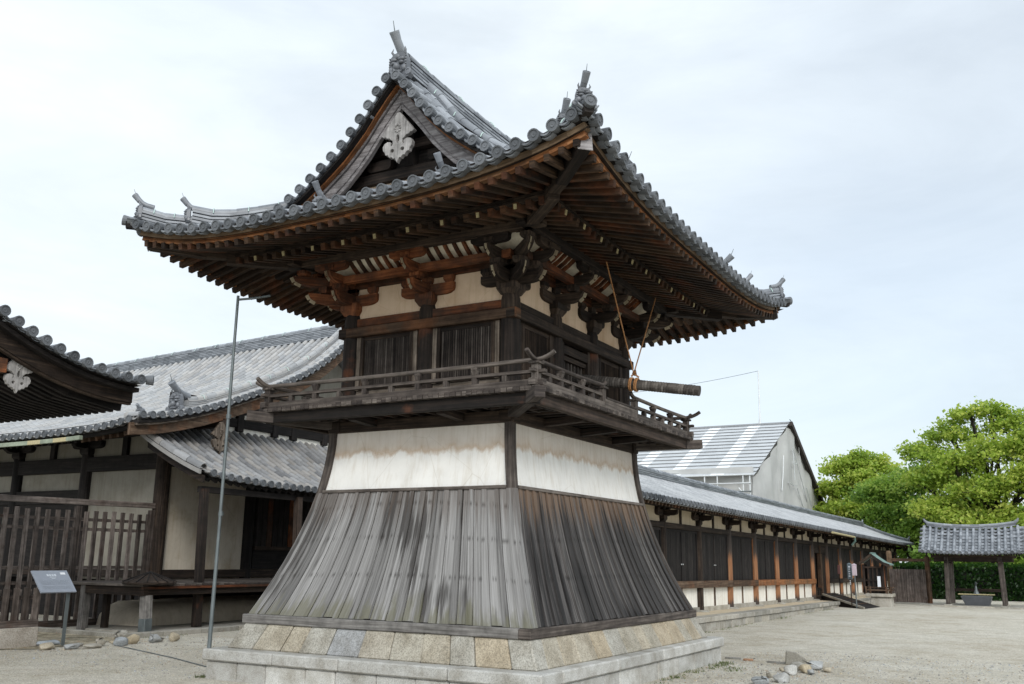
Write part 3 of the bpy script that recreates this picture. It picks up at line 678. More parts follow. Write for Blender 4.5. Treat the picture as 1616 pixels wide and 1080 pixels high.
# --- white walls, corner posts, rail and top plate
mb = MB('plaster_tower')
for (n, t, fh, ft) in (((0, -1), (1, 0), hyz, hxz), ((1, 0), (0, 1), hxz, hyz), ((0, 1), (-1, 0), hyz, hxz), ((-1, 0), (0, -1), hxz, hyz)):
    n_, t_ = A3(*n, 0), A3(*t, 0); V = []; zs = np.linspace(2.5, 3.46, 6)
    for z in zs: V += [n_*(fh(z)-.03)-t_*(ft(z)-.05)+A3(0, 0, z), n_*(fh(z)-.03)+t_*(ft(z)-.05)+A3(0, 0, z)]
    mb.add(V, [(2*k, 2*k+1, 2*k+3, 2*k+2) for k in range(5)], None, .5)
mb.build('plaster_wall', T)
for sx in (-1, 1):
    for sy in (-1, 1):
        mb = MB(['wood_rail', 'skirt_front', 'wood_pale']); zs = list(np.linspace(ZB, ZR, 8))+[2.75, 2.95, 3.15, 3.30, 3.46]
        w = .115
        for face in (0, 1):
            V = []; U = []; ul = 0; prev = None
            for z in zs:
                X, Y = hxz(z)+.024, hyz(z)+.024; ww = .115 if z > 2.5 else .115+.03*(2.5-z)
                c = A3(sx*X, sy*Y, z); d = A3(-sx, 0, 0) if face == 0 else A3(0, -sy, 0); inw = A3(0, -sy, 0) if face == 0 else A3(-sx, 0, 0)
                if prev is not None: ul += float(np.linalg.norm(c-prev))
                prev = c; U.append(ul); V += [c, c+d*ww, c+d*ww+inw*.06]
            F = []; UU = []; 
            for k in range(len(zs)-1):
                for j in (0, 1):
                    F.append((3*k+j, 3*k+1+j, 3*k+4+j, 3*k+3+j)); UU.append([(U[k], j*.12), (U[k], j*.12+.12), (U[k+1], j*.12+.12), (U[k+1], j*.12)])
            low = 2*(8-1)
            mb.add(V, F[:low], UU[:low], .62 if face == 0 else .4, 1 if sy < 0 else 0); mb.add(V, F[low:], UU[low:], .45, 0)
        mb.build('corner_post', T)
mb = MB('wood_rail')
for (n, t, fh, ft) in (((0, -1), (1, 0), hyz, hxz), ((1, 0), (0, 1), hxz, hyz), ((0, 1), (-1, 0), hyz, hxz), ((-1, 0), (0, -1), hxz, hyz)):
    n_, t_ = A3(*n, 0), A3(*t, 0); h = fh(2.575); w = ft(2.575)-.09
    mb.beam(n_*(h+.01)-t_*w+A3(0, 0, 2.578), n_*(h+.01)+t_*w+A3(0, 0, 2.578), .06, .045)
mb.build('skirt_rail', T, 0.006)
mb = MB('wood')
for s_ in (-1, 1):
    mb.beam((-1.60, s_*2.10, 3.53), (1.60, s_*2.10, 3.53), .19, .17); mb.beam((s_*1.47, -2.215, 3.532), (s_*1.47, 2.215, 3.532), .19, .166)
mb.build('wall_plate', T, 0.01)

# --- balcony
B = MB(['wood_post', 'wood_rail', 'wood_brown'])
FX, FY = 2.358, 2.901
for s_ in (-1, 1):
    # edge beams, joists
    B.beam((-FX+.08, s_*(FY-.13), 3.638), (FX-.08, s_*(FY-.13), 3.638), .10, .15); B.beam((s_*(FX-.13), -FY+.185, 3.638), (s_*(FX-.13), FY-.185, 3.638), .10, .15)
    x = -FX+.12
    while x < FX-.1:
        B.beam((x, s_*1.75, 3.655), (x, s_*(FY-.2), 3.655), .05, .09, mat=0); x += .235
    y = -FY+.12
    while y < FY-.1:
        B.beam((s_*1.25, y, 3.655), (s_*(FX-.2), y, 3.655), .05, .09, mat=0); y += .235
    for x in (-.75, .75): B.beam((x, s_*1.9, 3.535), (x, s_*(FY-.2), 3.585), .12, .10, mat=0)
    for y in (-1.2, 0, 1.2): B.beam((s_*1.3, y, 3.535), (s_*(FX-.2), y, 3.585), .12, .10, mat=0)
    for sy in (-1, 1):
        d = nrm(A3(s_*(2.45-1.45), sy*(3.10-2.05), 0)); B.beam(A3(s_*1.35, sy*1.95, 3.56), A3(s_*2.44, sy*3.04, 3.665), .14, .15, mat=1)
# planks (ends outwards), corner mitred by the last planks
x = -FX
while x < FX-.02:
    w = random.uniform(.075, .10); w = min(w, FX-x)
    for s_ in (-1, 1):
        inner = 2.0 if abs(x+w/2) < 1.75 else 2.0+(abs(x+w/2)-1.75)*1.40
        e = FY+random.uniform(-.008, .008); B.beam((x+w/2, s_*inner, 3.745), (x+w/2, s_*e, 3.745), w-.006, .06+random.uniform(-.003, .003), mat=1)
    x += w
y = -FY+.12
while y < FY-.14:
    w = random.uniform(.075, .10); w = min(w, FY-.12-y)
    for s_ in (-1, 1):
        inner = 1.4 if abs(y+w/2) < 2.25 else 1.4+(abs(y+w/2)-2.25)*1.35
        e = FX+random.uniform(-.008, .008)
        if inner < e-.05: B.beam((s_*inner, y+w/2, 3.744), (s_*e, y+w/2, 3.744), w-.006, .058+random.uniform(-.003, .003), mat=1)
    y += w
BAL = B.build('balcony', T, 0.005)
RX, RY = 2.26, 2.80
def curved_end(p, d, n=5, ln=.26, rise=.085):
    return [p+d*(ln*i/n)+A3(0, 0, rise*(i/n)**2) for i in range(1, n+1)]
def railing(n, t, h, w, gap=None, corners=True):
    mb = MB(['wood_rail']); n_, t_ = A3(*n, 0), A3(*t, 0)
    spans = [(-w, w)] if not gap else [(-w, gap[0]), (gap[1], w)]
    P = lambda s_, z: n_*h+t_*s_+A3(0, 0, z)
    for a, b in spans:
        ea = .12 if a == -w else .0; eb = .12 if b == w else .0
        e_ = 0 if corners else .004
        mb.beam(P(a-ea, 3.822+e_), P(b+eb, 3.822+e_), .105-e_, .085); mb.beam(P(a-ea-.02, 3.967+e_), P(b+eb+.02, 3.967+e_), .07-e_, .042)
        top = [P(a+(b-a)*i/12, 4.118-.012*math.sin(math.pi*i/12)) for i in range(13)]
        if a == -w: top = curved_end(top[0], -t_)[::-1]+top
        else: top = curved_end(top[0], -t_, ln=.14, rise=.06)[::-1]+top
        top = top+(curved_end(top[-1], t_) if b == w else curved_end(top[-1], t_, ln=.14, rise=.06))
        mb.tube(top, .031, 8)
        k = max(2, int(round((b-a)/.44))); k += k % 2
        for i in range(k+1):
            s_ = a+(b-a)*i/k
            if s_ in (-w, w) and not corners: continue
            if s_ in (a, b):
                mb.beam(P(s_, 3.865), P(s_, 4.06), .095, .095, t_); mb.beam(P(s_, 4.06), P(s_, 4.092), .15, .15, t_)
            elif i % 2: mb.beam(P(s_, 3.865), P(s_, 3.946), .07, .07, t_)
            else:
                mb.beam(P(s_, 3.865), P(s_, 3.946), .075, .075, t_); mb.beam(P(s_, 3.988), P(s_, 4.05), .06, .06, t_, w1=.09, h1=.09); mb.beam(P(s_, 4.05), P(s_, 4.085), .10, .09, t_)
    if gap:
        mb.beam(P(gap[0]+.01, 3.845), P(gap[1]-.01, 3.845), .11, .15); mb.beam(P(gap[0]+.05, 3.93), P(gap[1]-.05, 3.93), .13, .03)
    o = mb.build('railing', BAL, 0.004); return o
railing((0, -1), (1, 0), RY, RX); railing((1, 0), (0, 1), RX, RY, (-.80, .42), False); railing((0, 1), (-1, 0), RY, RX); railing((-1, 0), (0, -1), RX, RY, None, False)

# --- upper storey: posts, beams, walls
posts = [(x, y) for x in (-WX, 0, WX) for y in (-WY, WY)]+[(x, y) for x in (-WX, WX) for y in (-.655, .655)]
for i, (x, y) in enumerate(posts):
    mb = MB(['wood_post', 'wood']); mb.tube([(x, y, 3.70), (x, y, 4.3), (x, y, 4.95)], [.142, .142, .14], 20, 0 if y < 0 or i % 2 else 1); mb.tube([(x, y, 4.94), (x, y, 5.22), (x, y, 5.29)], [.138, .136, .118], 20, 1)
    mb.build('post', T)
mb = MB(['wood_brown', 'wood', 'wood_red', 'wood_pale'])
for s_ in (-1, 1):
    m0 = 0 if s_ < 0 else 1
    mb.beam((-1.57, s_*2.045, 4.991), (1.57, s_*2.045, 4.991), .16, .146, mat=m0); mb.beam((s_*1.482, -2.126, 4.990), (s_*1.482, 2.126, 4.990), .16, .142, mat=1)
    mb.beam((-1.38, s_*1.967, 5.155), (1.38, s_*1.967, 5.155), .13, .13, mat=2); mb.beam((s_*1.40, -1.95, 5.153), (s_*1.40, 1.95, 5.153), .13, .126, mat=1)
    mb.beam((-1.55, s_*2.03, 3.84), (1.55, s_*2.03, 3.84), .12, .13, mat=1); mb.beam((s_*1.465, -2.08, 3.842), (s_*1.465, -.80, 3.842), .12, .126, mat=1); mb.beam((s_*1.465, .80, 3.842), (s_*1.465, 2.08, 3.842), .12, .126, mat=1)
    mb.beam((-1.4, s_*1.95, 4.06), (1.4, s_*1.95, 4.06), .10, .14, mat=3, rnd=.8)
mb.build('lintel', T, 0.012)
mb = MB(['black', 'plaster_up'])
mb.box(-1.34, 1.34, -1.90, 1.90, 3.72, 5.25, 0)
for s_ in (-1, 1):
    mb.box(-1.38, 1.38, s_*1.955-.02, s_*1.955+.02, 5.225, 5.78, 1, axis=0); mb.box(s_*1.39-.02, s_*1.39+.02, -1.93, 1.93, 5.225, 5.78, 1, axis=1)
mb.box(-1.3, 1.3, -1.86, 1.86, 5.25, 6.3, 0)
mb.build('upper_wall', T)
def lattice(c, t, n, w, z0, z1, nb, mats=('wood_rail', 'wood_pale', 'black', 'wood'), bars=True):
    mb = MB(mats); c, t_, n_ = A3(*c), A3(*t, 0), A3(*n, 0); P = lambda s_, z, o=0: c+t_*s_+n_*o+A3(0, 0, z)
    for s_ in (-1, 1): mb.beam(P(s_*(w/2-.035), z0), P(s_*(w/2-.035), z1), .07, .11, n_, 1, .75); mb.beam(P(s_*(w/2-.10), z0, .02), P(s_*(w/2-.10), z1, .02), .055, .08, n_, 3)
    mb.beam(P(-w/2+.07, z1-.03, .0), P(w/2-.07, z1-.03, .0), .09, .06, mat=3); mb.beam(P(-w/2+.07, z0+.03), P(w/2-.07, z0+.03), .09, .06, mat=3)
    iw = w-.27
    for i in range(nb):
        s_ = -iw/2+iw*(i+.5)/nb; d = iw/nb*.62
        c_ = [P(s_-d/2, z0+.05, .02), P(s_, z0+.05, .045), P(s_+d/2, z0+.05, .02), P(s_, z0+.05, 0), P(s_-d/2, z1-.05, .02), P(s_, z1-.05, .045), P(s_+d/2, z1-.05, .02), P(s_, z1-.05, 0)]
        mb.hexa(c_, 0)
    mb.beam(P(-w/2+.1, (z0+z1)/2, -.02), P(w/2-.1, (z0+z1)/2, -.02), .01, z1-z0-.02, mat=2)
    return mb.build('lattice_window', T)
for s_ in (-1, 1):
    for x in (-.70, .70): lattice((x, s_*1.985, 0), (1, 0), (0, s_), 1.12, 4.10, 4.92, 22)
    for y in (-1.31, 1.31): lattice((s_*1.42, y, 0), (0, 1), (s_, 0), 1.03, 3.90, 4.92, 20, ('wood', 'wood', 'black', 'wood'))
for s_ in (-1, 1):
    mb = MB(['wood', 'wood_rail', 'black']); X = s_*1.42
    for y in (-.47, .47): mb.beam((X, y, 3.78), (X, y, 4.92), .09, .10, (1, 0, 0))
    mb.beam((X, -.43, 4.80), (X, .43, 4.80), .10, .13); mb.beam((X-s_*.02, -.43, 4.68), (X-s_*.02, .43, 4.68), .08, .07); mb.beam((X, -.43, 3.83), (X, .43, 3.83), .10, .10)
    for i in range(7):
        y = -.36+.12*i; mb.beam((X-s_*.05, y, 3.88), (X-s_*.05, y, 4.65), .035, .035, (1, 0, 0), 1)
    for z in (4.05, 4.30, 4.50): mb.beam((X-s_*.06, -.42, z), (X-s_*.06, .42, z), .03, .03, mat=1)
    mb.build('lattice_door', T)

# --- brackets
arm_poly = lambda L_, h: [(-L_, h*.45), (-L_*.97, h*.25), (-L_*.86, h*.08), (-L_*.70, 0), (L_*.70, 0), (L_*.86, h*.08), (L_*.97, h*.25), (L_, h*.45), (L_, h), (-L_, h)]
def block(mb, c, s_, h, mat, t=(1, 0, 0)):
    c = np.asarray(c, float); mb.beam(c, c+A3(0, 0, h*.42), s_*.70, s_*.70, t, mat, None, s_, s_); mb.beam(c+A3(0, 0, h*.42), c+A3(0, 0, h), s_, s_, t, mat)
def bracket(x, y, outs, red):
    m_r = 1 if red else 0; mb = MB(['wood', 'wood_red', 'worn_paint']); b = A3(x, y, 0)
    block(mb, b+A3(0, 0, 5.275), .31, .19, m_r)
    for n in outs:
        n_ = nrm(A3(*n, 0)); t_ = A3(-n_[1], n_[0], 0); diag = len(outs) > 1 and abs(n[0]*n[1]) > 0; k = 1.38 if diag else 1.0
        if not diag:
            mb.prism(arm_poly(.47, .17), b+A3(0, 0, 5.43), t_, A3(0, 0, 1), .13, m_r)
            for s_ in (-.38, 0, .38): block(mb, b+t_*s_+A3(0, 0, 5.60), .17, .105, m_r)
        # outward arm with a curled white-edged nose
        nose = [(0, 0), (.32*k, 0), (.43*k, .025), (.49*k, .07), (.52*k, .14), (.52*k, .15), (0, .15)]
        mb.prism(nose, b+A3(0, 0, 5.445), n_, A3(0, 0, 1), .115, m_r)
        block(mb, b+n_*.33*k+A3(0, 0, 5.615), .16, .10, m_r)
        nose2 = [(0, 0), (.50*k, 0), (.60*k, .025), (.67*k, .07), (.70*k, .14), (0, .15)]
        mb.prism(nose2, b+A3(0, 0, 5.705), n_, A3(0, 0, 1), .115, m_r)
        for q in range(3):   # pale painted front edges on the curls
            e0, e1 = nose[2+q], nose[3+q] if 3+q < 6 else nose[5]
            if q < 2: mb.beam(b+n_*(e0[0]+.004)+A3(0, 0, 5.443+e0[1]), b+n_*(e1[0]+.004)+A3(0, 0, 5.443+e1[1]), .10, .006, t_ if abs(t_[2]) < .5 else (0, 0, 1), 2)
            e0, e1 = nose2[2+q] if 2+q < 5 else nose2[4], nose2[3+q] if 3+q < 5 else nose2[4]
            if e0 != e1: mb.beam(b+n_*(e0[0]+.004)+A3(0, 0, 5.703+e0[1]), b+n_*(e1[0]+.004)+A3(0, 0, 5.703+e1[1]), .10, .006, t_, 2)
        block(mb, b+n_*.58*k+A3(0, 0, 5.862), .16, .085, m_r)
        if not diag:
            mb.prism(arm_poly(.30, .12), b+n_*.58+A3(0, 0, 5.87), t_, A3(0, 0, 1), .10, m_r)
            for s_ in (-.24, .24): block(mb, b+n_*.58+t_*s_+A3(0, 0, 5.955), .12, .05, m_r)
    mb.build('bracket', T, 0.006)
for (x, y) in posts:
    outs = []
    if abs(abs(y)-WY) < .01: outs.append((0, math.copysign(1, y)))
    if abs(abs(x)-WX) < .01: outs.append((math.copysign(1, x), 0))
    if len(outs) == 2: outs.append((outs[1][0], outs[0][1]))
    bracket(x, y, outs, y < -1.9 and x < 1)
mb = MB(['wood_red', 'wood', 'rib_white'])
SIDES = [((0, -1), (1, 0), WX, WY, HX, HY-WY, 0), ((1, 0), (0, 1), WY, WX, HY, HX-WX, 1), ((0, 1), (-1, 0), WX, WY, HX, HY-WY, 1), ((-1, 0), (0, -1), WY, WX, HY, HX-WX, 1)]
for (n, t, wl, wo, eh, oe, dk) in SIDES:
    n_, t_ = A3(*n, 0), A3(*t, 0); P = lambda s_, o, z: n_*(wo+o)+t_*s_+A3(0, 0, z)
    mb.beam(P(-wl, 0, 5.775), P(wl, 0, 5.775), .13, .145, mat=0); mb.beam(P(-wl-.2, .33, 5.775), P(wl+.2, .33, 5.775), .10, .115, mat=0)
    # cove: white boards behind curved red ribs, from the inner beam to the eave purlin
    cove = [(.02, 5.85), (.10, 5.86), (.22, 5.90), (.34, 5.97), (.44, 6.05), (.52, 6.12)]
    V = []
    for o, z in cove: V += [P(-wl-o, o+.36-.36, z+.012), P(wl+o, o, z+.012)]
    mb.add(V, [(2*k, 2*k+1, 2*k+3, 2*k+2) for k in range(len(cove)-1)], None, .5, 2)
    nb = 2 if wl < 1.7 else 3; bw = 2*wl/nb
    for bi in range(nb):
        for i in range(7):
            s_ = -wl+bw*bi+bw*(.16+.68*i/6)
            for (o0, z0), (o1, z1) in zip(cove[:-1], cove[1:]): mb.beam(P(s_, o0, z0-.012), P(s_, o1, z1-.012), .045, .06, mat=0)
mb.build('cove', T)
mb = MB(['wood', 'wood'])
for s_ in (-1, 1):
    mb.beam((-WX-.85, s_*(WY+.60), 6.055), (WX+.85, s_*(WY+.60), 6.055), .13, .14); mb.beam((s_*(WX+.60), -WY-.85, 6.053), (s_*(WX+.60), WY+.85, 6.053), .13, .136)
mb.build('eave_purlin', T, 0.01)

# --- rafters, hip beams, fascia (per side)
rise = lambda s_, eh, o, oe: lift(s_, eh)*max(0.0, min(1.2, (o-.55)/(oe-.55)))**1.25
for (n, t, wl, wo, eh, oe, dk) in SIDES:
    n_, t_ = A3(*n, 0), A3(*t, 0)
    def P(s_, o, z):
        p = n_*(wo+o)+t_*s_; return A3(p[0], p[1], z+rise(s_, eh, o, oe)+twist(p[0], p[1])*max(0, min(1, o/oe)))
    mb = MB(['wood_eave', 'gold', 'wood_orange', 'wood', 'wood_black', 'wood_tan']); o1 = oe-1.08; o2 = oe-.21
    k = int((wl+o1-.05)/.185)
    for i in range(-k, k+1):
        s_ = i*.185; a = max(.0, abs(s_)-wl+.05)
        if a < o1-.05:
            p, q = P(s_, a, 6.30-.25*a), P(s_, o1, 6.30-.25*o1); mb.beam(p, q, .08, .10)
            if (i*7) % 3 == 0: mb.beam(q, q+nrm(q-p)*.012, .042, .066, mat=1)
    k = int((wl+o2-.04)/.185)
    for i in range(-k, k+1):
        s_ = i*.185; a = max(o1-.22, abs(s_)-wl+.03)
        if a < o2-.03: mb.beam(P(s_, a, 6.13-.30*(a-o1)), P(s_, o2+.06, 6.13-.30*(o2+.06-o1)), .07, .085)
    # boards over the rafters, the flying-rafter support, fascia and tile batten, following the sweep of the eave
    S = np.linspace(-1, 1, 33)
    for (oa, za, ob, zb, th, mi, wa) in ((.0, 6.37, o1+.02, 6.37-.25*o1, .02, 3, 0), (o1-.3, 6.20+.05, o2+.1, 6.19-.30*(o2-o1), .02, 3, 0)):
        V = []
        for f in S:
            for (o, z) in ((oa, za), ((oa+ob)/2, (za+zb)/2), (ob, zb)): V.append(P(f*(wl+o), o, z))
        mb.add(V, [(3*j+r_, 3*j+r_+1, 3*j+4+r_, 3*j+3+r_) for j in range(len(S)-1) for r_ in (0, 1)], None, .4, mi)
    zt = 6.115-.30*(o2-o1)
    for (o, z, w, h, mi) in ((o1-.05, 6.37-.25*o1+.02, .10, .08, 3), (o2+.00, zt+.078, .09, .065, 2), (o2+.02, zt+.150, .11, .080, 5), (o2+.10, zt+.205, .17, .035, 4), (o2-.03, zt+.20, .10, .06, 4)):
        for f0, f1 in zip(S[:-1], S[1:]):
            e = wl+o; mb.beam(P(f0*e, o, z), P(f1*e, o, z), w, h, mat=mi, rnd=.3+.4*abs(math.sin(f0*9)))
    mb.build('eave_rafters', T)
for sx in (-1, 1):
    for sy in (-1, 1):
        mb = MB(['wood', 'barge', 'wood_orange']); tw = lambda o: twist(sx*(WX+o), sy*(WY+o))*min(1, o/2.3)
        Q = lambda o, z: A3(sx*(WX+o), sy*(WY+o), z+tw(o))
        mb.beam(Q(.1, 6.17), Q(.75, 6.06), .16, .19); mb.beam(Q(.74, 6.06), Q(1.38, 6.06), .16, .19)
        mb.beam(Q(1.0, 6.14), Q(1.6, 6.13), .15, .19); mb.beam(Q(1.58, 6.13), Q(2.17, 6.21), .15, .20)
        mb.beam(Q(2.172, 6.22), Q(2.182, 6.222), .185, .23, mat=1, rnd=.95)
        mb.build('hip_beam', T, 0.008)

# --- tiled roof
RF = MB(['tile', 'disc', 'tile_dark', 'wire', 'wood_black'])
def side_path(sx, y, d1, d0=0.0, n=10): return [A3(sx*(HX-d), y, surf_side(HX-d, 0)*0+zprof(d)+lift(y, HY)*wfade(d)+twist(sx*(HX-d), y)) for d in np.linspace(d0, d1, n)]
def front_path(sy, x, d1, d0=0.0, n=8): return [A3(x, sy*(HY-d), zprof(d)+lift(x, HX)*wfade(d)+twist(x, sy*(HY-d))) for d in np.linspace(d0, d1, n)]
SPX, SPY, TR = .2365, .2447, .070
for sx in (-1, 1):
    side = A3(0, 1, 0)
    for i in range(-17, 18):
        y = i*SPY; d1 = 3.62 if abs(y) < 2.75 else HY-abs(y)
        p = side_path(sx, y, d1); tile_row(RF, p, side, TR, .29)
        disc(RF, p[0]+A3(sx*.02, 0, 0), A3(sx, 0, -.12), TR*1.04, 1)
    for i in range(-18, 18):
        y = (i+.5)*SPY; d1 = 3.62 if abs(y) < 2.75 else max(.12, HY-abs(y))
        p = side_path(sx, y, d1); pan_strip(RF, p, side, SPY*.42, .27); pan_front(RF, p[0], side, A3(sx, 0, -.15), SPY*.40, mat=0)
for sy in (-1, 1):
    side = A3(1, 0, 0)
    for i in range(-15, 16):
        x = i*SPX; d1 = min(HX-abs(x), 1.80); p = front_path(sy, x, d1); tile_row(RF, p, side, TR, .29)
        disc(RF, p[0]+A3(0, sy*.02, 0), A3(0, sy, -.12), TR*1.04, 1)
    for i in range(-16, 16):
        x = (i+.5)*SPX; d1 = max(.12, min(HX-abs(x), 1.80)); p = front_path(sy, x, d1); pan_strip(RF, p, side, SPX*.42, .27); pan_front(RF, p[0], side, A3(0, sy, -.15), SPX*.40)
    for sx in (-1, 1):   # verge tiles of the gable, corner tile
        ds = np.linspace(1.45, 3.70, 60); P2 = np.array([[HX-d, zprof(d)] for d in ds]); L_ = np.r_[0, np.cumsum(np.linalg.norm(np.diff(P2, axis=0), axis=1))]
        q = np.arange(.05, L_[-1]-.02, .236); prev = None
        for s_ in q:
            x = np.interp(s_, L_, P2[:, 0]); z = np.interp(s_, L_, P2[:, 1]); x2 = np.interp(s_+.03, L_, P2[:, 0]); z2 = np.interp(s_+.03, L_, P2[:, 1])
            sd_ = nrm(A3(sx*(x2-x), 0, z2-z)); c = A3(sx*x, sy*3.10, z)
            tile_row(RF, [c, A3(sx*x, sy*2.72, z+.02)], sd_, TR, .36); disc(RF, c+A3(0, sy*.02, 0), A3(0, sy, 0), TR*1.04, 1)
            xm = np.interp(s_+.118, L_, P2[:, 0]); zm = np.interp(s_+.118, L_, P2[:, 1]); cm = A3(sx*xm, sy*3.08, zm)
            pan_front(RF, cm, sd_, A3(0, sy, 0), .098); pan_strip(RF, [cm, A3(sx*xm, sy*2.72, zm+.02)], sd_, .10, .2)
        c = A3(sx*(HX+.05), sy*(HY+.05), zprof(0)+.46+twist(sx*HX, sy*HY)); d_ = nrm(A3(sx, sy, 0))
        tile_row(RF, [c, c-d_*.45+A3(0, 0, -.02)], A3(-d_[1], d_[0], 0), TR, .3); disc(RF, c, d_+A3(0, 0, .15), TR*1.05, 1)
        RF.prism([(-.05, -.09), (.05, -.09), (.07, 0), (-.07, 0)], c-d_*.18+A3(0, 0, -.03), A3(-d_[1], d_[0], 0), A3(0, 0, 1), .30, 4)
        pan_front(RF, c-d_*.06+A3(0, 0, -.02), A3(-d_[1], d_[0], 0), d_, .12)
ROOF = RF.build('tiled_roof', T)
# under-boards close the roof from below
mb = MB(['wood_black'])
for sx in (-1, 1):
    ys = np.linspace(-4.2, 4.2, 25); V = []; nd = 8
    for y in ys:
        dm = 3.70 if abs(y) < 2.75 else HY-abs(y)
        for d in np.linspace(.14, max(dm, .16), nd): V.append(A3(sx*(HX-d), y, zprof(d)+lift(y, HY)*wfade(d)+twist(sx*HX, y)-.085))
    mb.add(V, [(j*nd+i, j*nd+i+1, j*nd+nd+i+1, j*nd+nd+i) for j in range(len(ys)-1) for i in range(nd-1)], None, .3)
for sy in (-1, 1):
    xs = np.linspace(-3.55, 3.55, 23); V = []; nd = 6
    for x in xs:
        for d in np.linspace(.14, max(min(HX-abs(x), 1.85), .16), nd): V.append(A3(x, sy*(HY-d), zprof(d)+lift(x, HX)*wfade(d)+twist(x, sy*HY)-.085))
    mb.add(V, [(j*nd+i, j*nd+i+1, j*nd+nd+i+1, j*nd+nd+i) for j in range(len(xs)-1) for i in range(nd-1)], None, .3)
mb.build('roof_boards', T)
# ridges
mb = MB(['tile', 'wire']); mr = [A3(0, y, 8.52+.10*(y/2.75)**2) for y in np.linspace(-2.78, 2.78, 15)]
ridge(mb, mr, .26, .30, 5, .09); wires(mb, mr, .26, .30, .09, 1.0, .4, 1)
for sx in (-1, 1):
    for sy in (-1, 1):
        p = [A3(sx*(HX-d), sy*2.28, zprof(d)+lift(2.28, HY)*wfade(d)+.03+.10*math.exp(-((d-.5)/.35)**2)) for d in np.linspace(.55, 3.66, 16)]
        ridge(mb, p, .20, .17, 4, .075); wires(mb, p, .20, .17, .075, .62, .45, 1)
        def hp(d): return A3(sx*(HX-d), sy*(HY-d), zprof(d)+.5*(lift(HY-d, HY)+lift(HX-d, HX))*wfade(d)+twist(sx*(HX-d), sy*(HY-d))+.02)
        a = [hp(d)+A3(0, 0, .10*max(0, (1.0-d)/.4)**2) for d in np.linspace(.62, 1.75, 8)]; b = [hp(d)+A3(0, 0, .05*((.6-d)/.5)**2) for d in np.linspace(.10, .62, 5)]
        ridge(mb, a, .20, .22, 4, .075); ridge(mb, b, .18, .15, 3, .07); wires(mb, a, .2, .22, .075, .5, .3, 1); wires(mb, b, .18, .15, .07, .34, .2, 1)
for sx in (-1, 1):
    for sy in (-1, 1):
        for yy, dz in ((2.64, .035), (2.45, .03)): tile_row(mb, [q_+A3(0, 0, dz) for q_ in side_path(sx, sy*yy, 3.66, .9, 14)], A3(0, 1, 0), .088, .33, 0, 8)
RID = mb.build('roof_ridge', ROOF)
for sy in (-1, 1):
    oni(ROOF, (0, sy*2.92, 8.50), (0, sy), .94, .85)
    for sx in (-1, 1):
        oni(ROOF, (sx*1.06, sy*3.30, surf_front(1.06, 3.30)-.02), (0, sy), .62, .85, spike=False)
        oni(ROOF, (sx*(HX-.52), sy*2.28, zprof(.5)+.10), (sx, 0), .72, .45)
        d_ = nrm(A3(sx, sy, 0)); h1 = hp = None
        for d, s_, dz in ((.10, .56, .05), (.58, .56, .10)):
            z = zprof(d)+.5*(lift(HY-d, HY)+lift(HX-d, HX))*wfade(d)+twist(sx*(HX-d), sy*(HY-d))+dz
            oni(ROOF, (sx*(HX-d), sy*(HY-d), z), d_, s_, .7)

